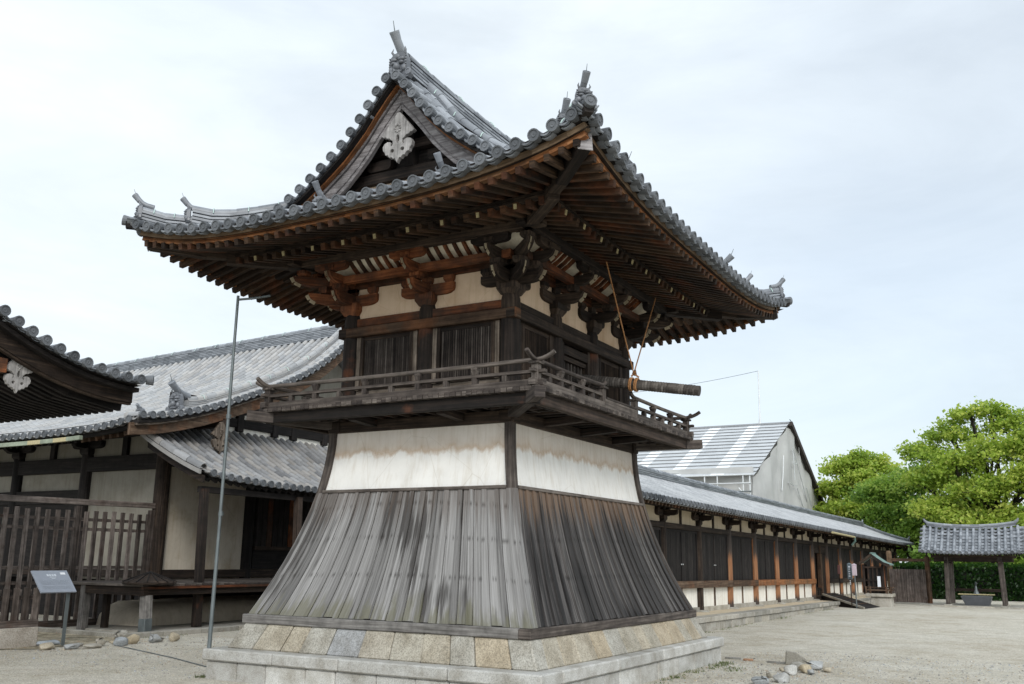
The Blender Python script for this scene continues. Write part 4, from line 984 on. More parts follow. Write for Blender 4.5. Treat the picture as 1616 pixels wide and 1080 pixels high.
# --- gables
for sy in (-1, 1):
    mb = MB(['wood_black', 'plaster_up', 'wood_post', 'wood_black', 'wood_orange']); tri = [(x, zprof(HX-abs(x))-.22) for x in np.linspace(-2.2, 2.2, 23)]
    mb.prism([(-2.2, 6.3), (2.2, 6.3)]+tri[::-1], (0, sy*2.42, 0), (1, 0, 0), (0, 0, 1), .06, 3)
    mb.prism([(-1.35, 6.7), (1.35, 6.7), (1.05, 7.16), (-1.05, 7.16)], (0, sy*2.465, 0), (1, 0, 0), (0, 0, 1), .05, 1)
    mb.prism([(-1.5, 7.02), (-1.2, 6.98), (-.9, 7.12), (.9, 7.12), (1.2, 6.98), (1.5, 7.02), (1.2, 7.28), (-1.2, 7.28)], (0, sy*2.52, 0), (1, 0, 0), (0, 0, 1), .12, 2)
    mb.beam((-.85, sy*2.53, 7.62), (.85, sy*2.53, 7.62), .12, .14, mat=2); mb.beam((0, sy*2.53, 7.28), (0, sy*2.53, 8.2), .14, .14, (1, 0, 0), 0)
    for sx in (-1, 1):
        mb.beam((sx*1.25, sy*2.53, 7.3), (sx*.2, sy*2.53, 8.05), .12, .13, mat=0); mb.prism(arm_poly(.22, .16), (sx*.55, sy*2.54, 7.30), (1, 0, 0), (0, 0, 1), .12, 2)
    # verge soffit: boards carried out under the verge tiles
    for sx in (-1, 1):
        ds = np.linspace(1.30, 3.74, 14)
        for d0, d1 in zip(ds[:-1], ds[1:]):
            for (ya, yb, dz, th, mi) in ((2.40, 3.06, .105, .035, 3), (2.86, 2.96, .14, .03, 4)):
                a, b = A3(sx*(HX-d0), sy*(ya+yb)/2, zprof(d0)-dz), A3(sx*(HX-d1), sy*(ya+yb)/2, zprof(d1)-dz); mb.beam(a, b, yb-ya, th, mat=mi, rnd=.4)
    G = mb.build('gable', T)
    for sx in (-1, 1):
        mb = MB('barge'); ds = np.linspace(1.28, 3.74, 14)
        top = [(HX-d, zprof(d)-.19) for d in ds]; bot = [(HX-d, zprof(d)-.475-.05*max(0, (1.9-d))) for d in ds]
        pol = [(sx*x, z) for x, z in top+bot[::-1]]
        mb.prism(pol if sx*1 > 0 else pol[::-1], (0, sy*2.80, 0), (1, 0, 0), (0, 0, 1), .075, 0, .6)
        lip = [(sx*x, z) for x, z in [(x, z+.10) for x, z in bot]+[(x, z+.075) for x, z in bot[::-1]]]
        mb.prism(lip, (0, sy*2.845, 0), (1, 0, 0), (0, 0, 1), .02, 0, .2)
        # outer edge batten
        out_ = [(sx*x, z) for x, z in [(x, z+.05) for x, z in top]+[(x, z-.02) for x, z in top[::-1]]]
        mb.prism(out_, (0, sy*2.83, 0), (1, 0, 0), (0, 0, 1), .10, 0, .15)
        mb.build('bargeboard', G, 0.006)
    pendant(G, 'gable_pendant', (0, sy*2.865, 7.99), (1, 0, 0), .90)

# ================================================================== ROOF HELPERS FOR THE LONG BUILDINGS
def tiled_field(mb, ss, path, side, out, sp, r, step=.30, discs=True, mt=0, md=1, seg_n=6):
    side = A3(*side); out = A3(*out)
    for s_ in ss:
        p = path(s_)
        if len(p) < 2: continue
        tile_row(mb, p, side, r, step, mt, seg_n)
        if discs: disc(mb, p[0]+out*.02, out+A3(0, 0, -.12), r*1.04, md, 12)
        q = path(s_+sp/2)
        if len(q) < 2: continue
        pan_strip(mb, q, side, sp*.42, step*.9, .024, -.022, mt); 
        if discs: pan_front(mb, q[0], side, out+A3(0, 0, -.15), sp*.40, mat=mt)

# ================================================================== LONG HALL ON THE RIGHT
def worn_post_mat():
    m, N, L, b = new_mat('worn post'); v, rnd, sp = grain_vec(N, L, 1.2, 26.0); g = noise(N, L, v, 1.0, 5, .6)
    c1 = ramp(N, [(.3, (.016, .012, .010)), (.7, (.06, .042, .032))]); L.new(g, c1.inputs[0])
    c2 = ramp(N, [(.3, (.14, .055, .022)), (.55, (.26, .115, .048)), (.75, (.38, .20, .10))]); L.new(g, c2.inputs[0])
    tcn = N.new('ShaderNodeTexCoord'); s3 = N.new('ShaderNodeSeparateXYZ'); L.new(tcn.outputs['Object'], s3.inputs[0])
    e = noise(N, L, v, .8, 3, .6); h = math_n(N, L, 'ADD', s3.outputs[2], math_n(N, L, 'MULTIPLY', math_n(N, L, 'SUBTRACT', e, .5), .5))
    r = ramp(N, [(0.0, (0, 0, 0)), (.06, (1, 1, 1)), (.50, (1, 1, 1)), (.60, (0, 0, 0))])
    mrn = N.new('ShaderNodeMapRange'); mrn.inputs['From Min'].default_value = .45; mrn.inputs['From Max'].default_value = 3.0
    L.new(h, mrn.inputs['Value']); L.new(mrn.outputs[0], r.inputs[0])
    L.new(mix_c(N, L, r.outputs[0], c1.outputs[0], c2.outputs[0]), b.inputs['Base Color']); b.inputs['Roughness'].default_value = .75
    bump(N, L, b, g, .3, .005); return m
MT['worn_post'] = worn_post_mat()
H = thing('long_hall', 'long low hall with black shutters and orange worn posts stretching behind the bell tower', 'hall', (0, 12.7, 0), rot=(-.008, 0, 0))
Y0, Y1 = -8.3, 36.4
mb = MB(['old_stone', 'earth', 'plaster_tan'])
y = Y0
while y < 12.9:
    l_ = min(random.uniform(1.0, 1.7), 12.9-y); mb.box(-.15, .25+random.uniform(-.008, .008), y+.004, y+l_-.004, .195, .315, 0, None, 1)
    l2 = l_/2; mb.box(-.1, .205+random.uniform(-.01, .01), y+.003, y+l2-.004, -.4, .19, 0, None, 1); mb.box(-.1, .205+random.uniform(-.01, .01), y+l2+.003, y+l_-.003, -.4, .19, 0, None, 1); y += l_
mb.box(-4.2, -.152, Y0, Y1, -.3, .305, 2, .4, 1); mb.box(-.15, -.05, 12.95, Y1, -.3, .28, 0, .4, 1)
mb.build('stone_platform', H, .012)
PY = [2.76*k for k in range(-3, 14)]
for i, y in enumerate(PY):
    mb = MB(['worn_post' if i > 3 else 'wood', 'old_stone']); mb.tube([(-.95, y, .31), (-.95, y, 1.5), (-.95, y, 2.62)], [.125, .125, .115], 14, 0)
    mb.ball((-.93, y, .30), (.30, .26, .07), 8, 1)
    mb.build('post', H)
for i, y in enumerate(PY[:-1]):
    ym = y+1.38; w = 2.76-.23; door = i == 8
    if not door:
        mb = MB(['plaster_low', 'wood_brown', 'old_stone']); mb.box(-1.0, -.96, y+.10, y+2.66, .42, .96, 0, .5, 1); mb.box(-.985, -.935, ym-.045, ym+.045, .40, .95, 1); mb.box(-1.02, -.90, y+.12, y+2.64, .30, .43, 2, None, 1)
        mb.build('low_wall', H)
        mb = MB(['wood_black', 'metal_pale', 'wood_orange']); n = 22
        for k in range(n):
            a = y+.13+w*k/n; mb.box(-.99, -.935-random.uniform(0, .006), a+.003, a+w/n-.003, 1.13, 2.43, 0, None, 2)
        for s_ in (-1, 1): mb.box(-.985, -.915, ym+s_*(w/2-.04)-.03, ym+s_*(w/2-.04)+.03, 1.13, 2.43, 2 if i > 3 and s_ > 0 else 0, None, 2)
        mb.box(-.985, -.92, ym-.03, ym+.03, 1.13, 2.43, 0, None, 2); mb.box(-.985, -.92, y+.13, y+2.63, 2.38, 2.44, 0, None, 1)
        if i < 4:
            for s_ in (-1, 1): mb.ball((-.915, ym+s_*.06, 1.55), (.012, .03, .02), 6, 1)
        mb.build('board_shutter', H)
    else:
        mb = MB(['black', 'wood_brown', 'wood_orange', 'wood', 'plaster_low'])
        mb.box(-2.2, -1.6, y+.12, y+2.64, .32, 2.6, 0); mb.box(-1.0, -.86, y+.10, y+.26, .32, 2.5, 1, None, 2); mb.box(-1.0, -.86, y+1.30, y+1.40, .32, 2.5, 1, None, 2)
        mb.box(-1.0, -.9, y+.2, y+2.6, 2.14, 2.46, 3, None, 1); mb.box(-.97, -.93, y+1.42, y+1.95, .5, 2.12, 1, None, 2); mb.box(-1.0, -.95, y+2.0, y+2.6, .35, 2.14, 3, None, 2)
        mb.box(-1.0, -.70, y+.2, y+2.6, .30, .48, 3, None, 1)
        for k in range(5): mb.box(-.90, -.86, y+.3+.2*k, y+.34+.2*k, .48, .78, 3, None, 2)
        mb.box(-.9, -.86, y+.28, y+1.3, .70, .75, 3)
        mb.build('entrance', H)
    mb = MB(['plaster_tan', 'wood']); mb.box(-1.0, -.955, y+.08, y+2.68, 2.58, 3.02, 0, .5, 1); mb.box(-.975, -.915, ym-.05, ym+.05, 2.59, 2.98, 1, None, 2)
    mb.build('upper_wall', H)
for i, y in enumerate(PY):
    mb = MB('wood'); block(mb, (-.95, y, 2.60), .24, .15, 0, (1, 0, 0)); mb.prism(arm_poly(.46, .15), (-.93, y, 2.74), (0, 1, 0), (0, 0, 1), .12, 0); mb.prism(arm_poly(.42, .14), (-.93, y, 2.745), (1, 0, 0), (0, 0, 1), .11, 0)
    for s_ in (-.36, 0, .36): block(mb, (-.93, y+s_, 2.885), .15, .08, 0)
    mb.build('bracket', H)
mb = MB(['wood', 'wood_orange', 'wood_brown'])
mb.box(-1.03, -.855, Y0, Y1, 2.445, 2.585, 0, .5, 1)
for i, y in enumerate(PY[:-1]):
    if i != 8: mb.box(-.98, -.80, y-.02 if i else y, y+2.74 if i != 7 else y+2.85, .94, 1.125, 2 if i < 5 else 1 if i < 8 else 0, None, 1)
mb.box(-1.0, -.87, Y0, Y1, 2.96, 3.07, 0, .5, 1)
mb.build('wall_beam', H, .008)
mb = MB(['wood_brown', 'wood_black']); y = Y0
while y < Y1+.9:
    mb.beam((-1.1, y, 3.175), (-.14, y, 2.90), .075, .085, mat=0); y += .22
mb.beam((-.18, Y0, 2.955), (-.18, Y1+1.0, 2.955), .10, .05, mat=1)
V = [A3(-1.2, Y0, 3.25), A3(-1.2, Y1, 3.25), A3(-.1, Y0, 2.945), A3(-.1, Y1+1, 2.945)]; mb.add(V, [(0, 1, 3, 2)], None, .5, 1)
mb.box(-4.0, -1.05, Y0, Y1, .32, 3.2, 1, .5, 1)
mb.build('rafters', H)
EY = 37.4
hz = lambda t, y: 2.99+1.02*(.78*t+.22*t*t)+.14*math.exp((y-EY)/2.2)*(1-t)
def hpath(y):
    tm = min(1.0, (EY-y)/2.5)
    return [A3(-2.5*t, y, hz(t, y)) for t in np.linspace(0, tm, max(3, int(9*tm)))] if tm > .06 else []
mb = MB(['tile_light', 'disc', 'tile_light']); tiled_field(mb, np.arange(Y0, EY-.1, .262), hpath, (0, 1, 0), (1, 0, 0), .262, .072, .31, seg_n=5)
V = [A3(-2.5, Y0, 4.02), A3(-2.5, EY-2.5, 4.02), A3(-5.0, Y0, 2.95), A3(-5.0, EY, 2.95), A3(0, EY, 3.05)]; mb.add(V, [(0, 2, 3, 1), (1, 3, 4)], None, .5)
HR = mb.build('tiled_roof', H)
mb = MB(['tile', 'wire']); P_ = [A3(-2.5, y, 3.97+.10*((y-13)/22)**2) for y in np.linspace(Y0, EY-2.45, 60)]; ridge(mb, P_, .24, .22, 4, .085, 0, .5)
P_ = [A3(-2.5*t, EY-2.5*t, hz(t, EY-2.5*t)+.02) for t in np.linspace(.12, 1, 8)]; ridge(mb, P_, .2, .14, 3, .08); mb.build('roof_ridge', HR)
oni(HR, (-2.5, EY-2.35, 4.05), (0, 1), .55, .7, False); oni(HR, (-.25, EY-.25, 3.20), (.7, .7), .45, .7, False)
mb = MB(['gold', 'copper']); mb.tube([(.10, 13.0, 2.90), (.10, 17.6, 2.87)], .042, 8, 0); mb.tube([(.10, 17.6, 2.87), (.10, 17.65, 2.72), (-.05, 17.7, 2.55)], .05, 8, 1); mb.build('gutter', H)

# --- ramp, sign posts and small shrine by the entrance
mb = MB(['wood_black', 'old_stone', 'wood_brown'])
c = [A3(-.62, 26.75, .0), A3(-.58, 28.8, .0), A3(-.58, 28.8, .44), A3(-.62, 26.75, .44), A3(1.25, 24.8, -.02), A3(1.48, 26.8, -.02), A3(1.48, 26.8, .02), A3(1.25, 24.8, .02)]
mb.hexa(c, 0, .6)
mb.beam((-.62, 26.72, .43), (1.26, 24.77, .03), .05, .07, mat=1); 
for k in range(5):
    f = .1+.17*k; mb.beam((-.62+1.85*f, 26.76-1.93*f, .46-.42*f), (-.58+2.0*f, 28.78-1.95*f, .46-.42*f), .02, .012, mat=2)
tag(mb.build('ramp'), 'black boarded ramp leading up to the open entrance of the long hall', 'ramp')
def notice_post(name, x, y, zt, zb, mats, label, w, cone=False):
    mb = MB(mats); mb.tube([(x, y, 0), (x, y, zt-.02)], .022, 8, 0)
    t = thing(name, label, 'notice post', (x, y, 0), 'notice posts by the entrance'); 
    mb.build('pole', t)
    mb = MB(mats); mb.beam((x, y, zb), (x, y, zt), w, w, (1, 0, 0), 1); 
    mb.beam((x, y, zt), (x, y, zt+.05), w+.03, w+.03, (1, 0, 0), 1, None, .03, .03)
    o = mb.build('notice_board', t, .006); return t, o
MT['sign_grey'] = plain('blue grey board', (.10, .13, .15), .5); MT['sign_pink'] = plain('pale lilac board', (.46, .38, .43), .6); MT['sign_face'] = plain('slate sign face', (.225, .25, .30), .4, 0, .06); MT['sign_text'] = plain('sign lettering', (.50, .54, .60), .6); MT['sign_dim'] = plain('sign small text', (.27, .30, .345), .6, 0, .3, 60); MT['white_paper'] = plain('white paper', (.74, .76, .80), .7); MT['red_cloth'] = plain('faded maroon board', (.13, .055, .05), .8)
t, o = notice_post('notice_post', .74, 25.25, 1.60, 1.05, ['wood', 'sign_grey'], 'dark notice post with a blue grey block head beside the ramp', .15)
mb = MB(['white_paper', 'sign_text'])
for k in range(5): mb.beam((.742, 25.170, 1.14+.085*k), (.742, 25.170, 1.19+.085*k), .07-.02*(k % 2), .004, (0, 1, 0), 1)
for k in range(3): mb.beam((.742, 25.222, .86+.06*k), (.742, 25.222, .895+.06*k), .035, .008, (0, 1, 0), 0)
mb.build('lettering', o)
notice_post('notice_post', .955, 25.0, 1.58, 1.19, ['metal', 'sign_pink'], 'pale lilac notice box on a thin grey pole beside the ramp', .15)
t, o = notice_post('notice_post', -.30, 28.6, 1.52, 1.20, ['wood', 'red_cloth'], 'slim dark post with a faded red head close to the hall wall', .10)
S = thing('small_shrine', 'little wooden shrine under a green copper gabled roof on a stone block', 'shrine', (1.40, 27.75, 0))
mb = MB('old_stone'); mb.hexa([A3(1.02, 27.35, -.05), A3(1.85, 27.35, -.05), A3(1.85, 28.2, -.05), A3(1.02, 28.2, -.05), A3(1.08, 27.40, .36), A3(1.80, 27.40, .36), A3(1.80, 28.15, .36), A3(1.08, 28.15, .36)], 0, .6)
mb.box(.90, 1.88, 27.30, 28.25, .365, .49, 0, .8); mb.build('stone_base', S, .015)
mb = MB(['wood_post', 'black', 'wood_red'])
mb.box(.98, 1.50, 27.60, 28.1, .50, 1.52, 1)
for x in (.86, 1.02, 1.18, 1.34, 1.50): mb.box(x-.03, x+.03, 27.55, 27.60, .50, 1.50, 0, None, 2)
for x in (.84, 1.56):
    for y in (27.55, 28.12): mb.box(x-.045, x+.045, y-.045, y+.045, .50, 1.60, 0, None, 2)
for z in (.56, .95, 1.46): mb.box(.82, 1.58, 27.54, 27.585, z, z+.07, 0)
mb.box(1.50, 1.56, 27.58, 28.1, .5, 1.55, 2, None, 2)
mb.build('shrine_body', S, .005)
mb = MB('wood_brown')
for x in (.93, 1.08, 1.70, 1.85): mb.box(x-.03, x+.03, 27.36, 27.42, .49, .76, 0, None, 2)
for z in (.60, .70): mb.box(.90, 1.88, 27.37, 27.41, z, z+.045, 0)
for z in (.60, .70): mb.box(1.83, 1.87, 27.40, 28.2, z, z+.045, 0); mb.box(.91, .95, 27.40, 28.2, z, z+.045, 0)
mb.box(.91, 1.87, 28.18, 28.22, .60, .645, 0); mb.build('low_railing', S)
mb = MB(['copper', 'wood']); cur = [(-.68, 1.62), (-.45, 1.70), (-.22, 1.86), (0, 2.03), (.22, 1.86), (.45, 1.70), (.68, 1.62)]
for (a, b) in zip(cur[:-1], cur[1:]):
    mb.hexa([A3(1.20+a[0], 27.30, a[1]-.045), A3(1.20+a[0], 28.35, a[1]-.045), A3(1.20+a[0], 28.35, a[1]), A3(1.20+a[0], 27.30, a[1]), A3(1.20+b[0], 27.30, b[1]-.045), A3(1.20+b[0], 28.35, b[1]-.045), A3(1.20+b[0], 28.35, b[1]), A3(1.20+b[0], 27.30, b[1])], 0)
    mb.hexa([A3(1.20+a[0], 27.25, a[1]-.13), A3(1.20+a[0], 27.295, a[1]-.13), A3(1.20+a[0], 27.295, a[1]-.004), A3(1.20+a[0], 27.25, a[1]-.004), A3(1.20+b[0], 27.25, b[1]-.13), A3(1.20+b[0], 27.295, b[1]-.13), A3(1.20+b[0], 27.295, b[1]-.004), A3(1.20+b[0], 27.25, b[1]-.004)], 1)
mb.tube([(1.2, 27.27, 2.03), (1.2, 28.38, 2.03)], .035, 8, 0); mb.build('roof', S)
mb = MB('white_paper'); mb.box(1.35, 1.47, 27.50, 27.515, .73, 1.15); tag(mb.build('paper_notice'), 'long white paper notice hanging on the front of the small shrine', 'notice')
# --- brown board gate between the shrine and the water pavilion
G2 = thing('board_fence', 'brown board fence with tall round gate posts and a cross rail beside the small shrine', 'fence', (2.0, 31.2, 0))
mb = MB(['wood_fence']); n = 17
for k in range(n): a = 1.30+1.42*k/n; mb.box(a+.003, a+1.42/n-.003, 31.0, 31.04+random.uniform(0, .006), .06, 1.42, 0, random.uniform(.35, .6), 2)
mb.box(1.28, 2.74, 31.05, 31.09, .22, .32, 0); mb.box(1.28, 2.74, 31.05, 31.09, 1.2, 1.3, 0); mb.build('board_panel', G2)
mb = MB(['wood_tan', 'wood_brown']); mb.tube([(1.30, 31.2, 0), (1.30, 31.2, 2.12), (1.30, 31.2, 2.18)], [.12, .115, .07], 12, 0, .3); mb.build('gate_post', G2)
mb = MB(['wood_orange', 'wood_brown']); mb.tube([(2.80, 31.2, 0), (2.80, 31.2, 1.95)], .10, 12, 1); mb.build('gate_post', G2)
mb = MB('wood_brown'); mb.beam((1.2, 31.2, 1.80), (2.95, 31.2, 1.80), .09, .12); mb.build('cross_rail', G2)

# ================================================================== WATER PAVILION
W = thing('water_pavilion', 'small open water pavilion on four dark posts under a curved grey tiled gable roof', 'pavilion', (4.62, 30.7, 0))
for (x, y) in ((3.66, 30.0), (5.60, 30.0), (3.70, 31.5), (5.56, 31.5)):
    mb = MB(['wood_rail', 'old_stone']); lx = -.05 if x < 4.6 else .05; mb.beam((x+lx, y, .08), (x, y, 1.95), .165, .165, (0, 1, 0), 0); mb.box(x+lx-.16, x+lx+.16, y-.16, y+.16, -.05, .08, 1); mb.build('post', W, .012)
mb = MB('wood')
for y in (30.0, 31.5): mb.beam((3.2, y, 1.83), (6.05, y, 1.83), .11, .15); mb.beam((3.1, y, 1.96), (6.15, y, 1.96), .12, .10)
for x in (3.66, 5.60): mb.beam((x, 29.7, 1.75), (x, 31.8, 1.75), .10, .13); mb.beam((x, 30.75, 1.8), (x, 30.75, 2.8), .12, .12, (0, 1, 0))
mb.beam((3.70, 31.5, .62), (5.56, 31.5, .62), .06, .12); mb.beam((2.9, 30.75, 2.78), (6.3, 30.75, 2.78), .12, .12)
x = 3.0
while x < 6.25:
    mb.beam((x, 29.45, 2.02), (x, 30.75, 2.80), .055, .07); mb.beam((x, 32.05, 2.02), (x, 30.75, 2.80), .055, .07); x += .18
mb.build('roof_frame', W)
def wpath(sgn):
    def f(x): return [A3(x, 30.75+sgn*(1.45-1.40*t), 2.10+.055*((x-4.62)/1.75)**2+(.98+.05*((x-4.62)/1.75)**2)*(.72*t+.28*t*t)) for t in np.linspace(0, 1, 7)]
    return f
mb = MB(['tile', 'disc', 'wood_black']); xs = 4.62+.2+np.arange(-8, 8)*.232-.1
for sgn in (-1, 1):
    tiled_field(mb, xs, wpath(sgn), (1, 0, 0), (0, sgn, 0), .232, .062, .24)
    for ex in (-1, 1):
        for t in np.arange(.04, .98, .145):
            c = wpath(sgn)(4.62+ex*1.80); q = A3(*[np.interp(t, np.linspace(0, 1, 7), [p[k] for p in c]) for k in range(3)]); q2 = A3(*[np.interp(t+.03, np.linspace(0, 1, 7), [p[k] for p in c]) for k in range(3)])
            sd_ = nrm(q2-q); a = q+A3(ex*.08, 0, -.02); tile_row(mb, [a, q-A3(ex*.13, 0, 0)], sd_, .06, .3); disc(mb, a, (ex, 0, 0), .062, 1, 10)
    V = [p-A3(0, 0, .07) for x in (2.80, 4.62, 6.44) for p in wpath(sgn)(x)]; mb.add(V, [(7*j+i, 7*j+i+1, 7*j+8+i, 7*j+7+i) for j in (0, 1) for i in range(6)], None, .4, 2)
WR = mb.build('tiled_roof', W)
mb = MB('tile'); P_ = [A3(x, 30.75, 3.06+.14*abs((x-4.62)/1.66)**2.2) for x in np.linspace(2.96, 6.28, 19)]; ridge(mb, P_, .20, .13, 3, .065)
for ex in (-1, 1): mb.tube([(4.62+ex*1.62, 30.75, 3.32), (4.62+ex*1.72, 30.75, 3.40), (4.62+ex*1.78, 30.75, 3.50)], [.07, .055, .03], 8)
mb.build('roof_ridge', WR)
oni(WR, (2.90, 30.75, 3.05), (-1, 0), .42, .6, False, False); oni(WR, (6.34, 30.75, 3.05), (1, 0), .42, .6, False, False)
mb = MB(['tile_dark', 'metal']); mb.hexa([A3(4.24, 30.3, 0), A3(5.06, 30.3, 0), A3(5.06, 31.0, 0), A3(4.24, 31.0, 0), A3(4.05, 30.15, .40), A3(5.18, 30.15, .40), A3(5.18, 31.1, .40), A3(4.05, 31.1, .40)], 0, .0)
mb.box(4.08, 5.15, 30.18, 31.07, .395, .42, 0, .05); tag(mb.build('water_basin', None, .03), 'rough grey stone water basin standing under the water pavilion', 'basin')
mb = MB('gold'); mb.tube([(3.95, 30.42, .47), (5.28, 30.42, .47)], .022, 8); mb.tube([(3.95, 30.8, .47), (5.28, 30.8, .47)], .022, 8); tag(mb.build('ladle_rack'), 'yellow bamboo rack lying across the stone water basin', 'rack')
mb = MB('metal'); mb.lathe((4.62, 30.6, .42), (0, 0, 1), [(.10, 0), (.12, .05), (.09, .14), (.05, .22), (.045, .30), (.03, .42), (.02, .52), (.0, .56)], 10); mb.tube([(4.62, 30.6, .80), (4.66, 30.4, .95), (4.70, 30.2, .90)], .02, 6); tag(mb.build('water_spout'), 'dark bronze spout rising from the stone water basin', 'spout')
mb = MB('old_stone')
for k in range(9): mb.box(2.6+.45*k+.004, 2.6+.45*(k+1)-.004, 29.35, 29.62+random.uniform(-.02, .02), -.05, .05)
mb.box(2.6, 6.7, 29.62, 32.4, -.05, .045, 0, .3)
kind(mb.build('pavilion_paving'), 'structure')

# ================================================================== LEFT TEMPLE HALL
K = thing('temple_hall', 'large hall with plaster panels, broad tiled gable roof and side porch behind the lattice fence', 'hall', (-12, 3.67, 0))
ez = lambda x: 4.52+.30*math.exp(min(0, x+10.5)/1.1)
KY = [1.6, 2.24, 3.03, 3.83, 5.15, 6.03, 6.54, 7.1, 7.61, 8.12, 8.6, 9.0, 9.4]; KZ = [4.52, 4.72, 4.99, 5.28, 5.82, 6.20, 6.44, 6.72, 7.03, 7.38, 7.76, 8.10, 8.46]
rz = lambda x: 8.46-.032*(-10.5-x)
def kpath(x):
    f = (rz(x)-4.52)/(8.46-4.52)
    return [A3(x, y, 4.52+(np.interp(y, KY, KZ)-4.52)*f+(ez(x)-4.52)*math.exp(-(y-1.6)/1.2)) for y in np.linspace(1.6, 9.4, 22)]
kz = lambda x, y: float(np.interp(y, [p[1] for p in kpath(x)], [p[2] for p in kpath(x)]))
mb = MB(['tile_hall', 'disc', 'tile_dark']); tiled_field(mb, np.arange(-26.0, -10.85, .28), kpath, (1, 0, 0), (0, -1, 0), .28, .082, .33, seg_n=6)
P2 = np.array([p[1:] for p in kpath(-10.5)]); L_ = np.r_[0, np.cumsum(np.linalg.norm(np.diff(P2, axis=0), axis=1))]
for s_ in np.arange(.06, L_[-1], .275):
    y, z = np.interp(s_, L_, P2[:, 0]), np.interp(s_, L_, P2[:, 1]); y2, z2 = np.interp(s_+.03, L_, P2[:, 0]), np.interp(s_+.03, L_, P2[:, 1]); sd_ = nrm(A3(0, y2-y, z2-z))
    c = A3(-10.5, y, z); tile_row(mb, [c, A3(-10.95, y, z+.0)], sd_, .082, .45); disc(mb, c, (1, 0, 0), .086, 1)
    ym, zm = np.interp(s_+.137, L_, P2[:, 0]), np.interp(s_+.137, L_, P2[:, 1]); cm = A3(-10.52, ym, zm); pan_front(mb, cm, sd_, (1, 0, 0), .115); pan_strip(mb, [cm, A3(-10.95, ym, zm)], sd_, .115, .25)
V = [A3(x, y, z) for x in (-26, -10.6) for (y, z) in ((9.4, rz(x)), (12.6, 6.3), (17, 4.6))]; mb.add(V, [(0, 1, 4, 3), (1, 2, 5, 4)], None, .5)
KR = mb.build('tiled_roof', K)
mb = MB(['tile_hall', 'wire', 'tile']); P_ = [A3(x, 9.4, rz(x)-.05) for x in np.linspace(-26, -10.75, 40)]; ridge(mb, P_, .30, .34, 6, .10, 2); wires(mb, P_, .30, .34, .10, 1.0, .5, 1)
P_ = [A3(-11.15, p[1], p[2]+.04+.10*math.exp(-((p[1]-3.3)/.5)**2)) for p in kpath(-11.15) if p[1] > 3.2]; ridge(mb, P_, .22, .17, 4, .085); wires(mb, P_, .22, .17, .085, .85, .5, 1)
for dx in (.33, .05): tile_row(mb, kpath(-11.0+dx), A3(1, 0, 0), .088, .36)
mb.build('roof_ridge', KR)
oni(KR, (-11.15, 3.14, kz(-11.15, 3.14)+.02), (0, -1), 1.15, .5, True, True); oni(KR, (-10.8, 1.78, kz(-10.8, 1.78)), (.2, -1), .5, .3, False); oni(KR, (-10.7, 9.4, rz(-10.7)), (1, 0), 1.1)
mb = MB(['wood_black', 'wood', 'wood_brown', 'wood_pale'])
yz = [(p[1], p[2]) for p in kpath(-10.75)]
mb.prism([(y-.1, z-.13) for y, z in yz]+[(y-.1, z-.42-.028*(y-1.6)) for y, z in yz[::-1]], (-10.75, 0, 0), (0, 1, 0), (0, 0, 1), .10, 2)
mb.prism([(y, z-.06) for y, z in yz]+[(y, z-.14) for y, z in yz[::-1]], (-10.82, 0, 0), (0, 1, 0), (0, 0, 1), .5, 0)
mb.prism([(y, z-.13) for y, z in yz]+[(y, z-.19) for y, z in yz[::-1]], (-10.66, 0, 0), (0, 1, 0), (0, 0, 1), .12, 3)
for y in (4.4,): mb.beam((-12, y, kz(-10.75, y)-.55), (-10.7, y, kz(-10.75, y)-.55), .2, .22, mat=1)
mb.build('bargeboard', K, .008)
pendant(K, 'gable_pendant', (-10.68, 4.24, 4.98), (0, 1, 0), .95, 'wood_pale')
# front eave
mb = MB(['wood_black', 'wood', 'wood_brown']); x = -26.0
while x < -10.8:
    zz = ez(x)-.16; mb.beam((x, 3.7, zz+.42), (x, 1.95, zz-.02), .09, .11, mat=2 if x > -13 else 0); x += .26
S2 = np.linspace(-26, -10.7, 30)
for a, b in zip(S2[:-1], S2[1:]): mb.beam((a, 1.83, ez(a)-.11), (b, 1.83, ez(b)-.11), .14, .08, mat=0); mb.beam((a, 2.8, ez(a)+.14), (b, 2.8, ez(b)+.14), 2.0, .02, mat=0)
mb.build('eave_rafters', K)
MT['gutter'] = plain('dull gutter copper', (.24, .27, .205), .7, 0, .35, 3); mb = MB(['gutter', 'gold']); P_ = [A3(x, 1.55, ez(x)-.20) for x in np.linspace(-26, -12.5, 28)]
for k, (a, b) in enumerate(zip(P_[:-1], P_[1:])): mb.beam(a, b, .09, .10, mat=k % 2 if k % 3 else 0)
mb.build('gutter', K)
# walls: front (y = 3.67) and side (x = -12)
mb = MB(['plaster_hall', 'plaster_shaded', 'wood_black', 'plaster_low']); mb.box(-26, -12.05, 3.70, 3.76, 1.0, 5.2, 1, .5, 0); mb.box(-12.06, -12.0, 3.72, 14.5, .9, 4.98, 0, .5, 1); mb.box(-12.06, -11.995, 3.72, 14.5, 4.985, 5.75, 3, .5, 1); mb.box(-26, -15.15, 3.62, 3.698, 1.0, 2.94, 2, .3, 0)
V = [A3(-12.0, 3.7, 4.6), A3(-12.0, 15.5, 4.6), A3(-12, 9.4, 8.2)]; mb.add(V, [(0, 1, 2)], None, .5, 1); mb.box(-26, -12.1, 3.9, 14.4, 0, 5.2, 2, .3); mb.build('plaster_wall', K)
for i, x in enumerate((-12.0, -15.0, -18.0, -21.0, -24.0)):
    mb = MB(['wood_black', 'wood']); mb.tube([(x, 3.67, .45), (x, 3.67, 4.25)], .17 if i else .19, 16, 0 if i else 1); mb.build('post', K)
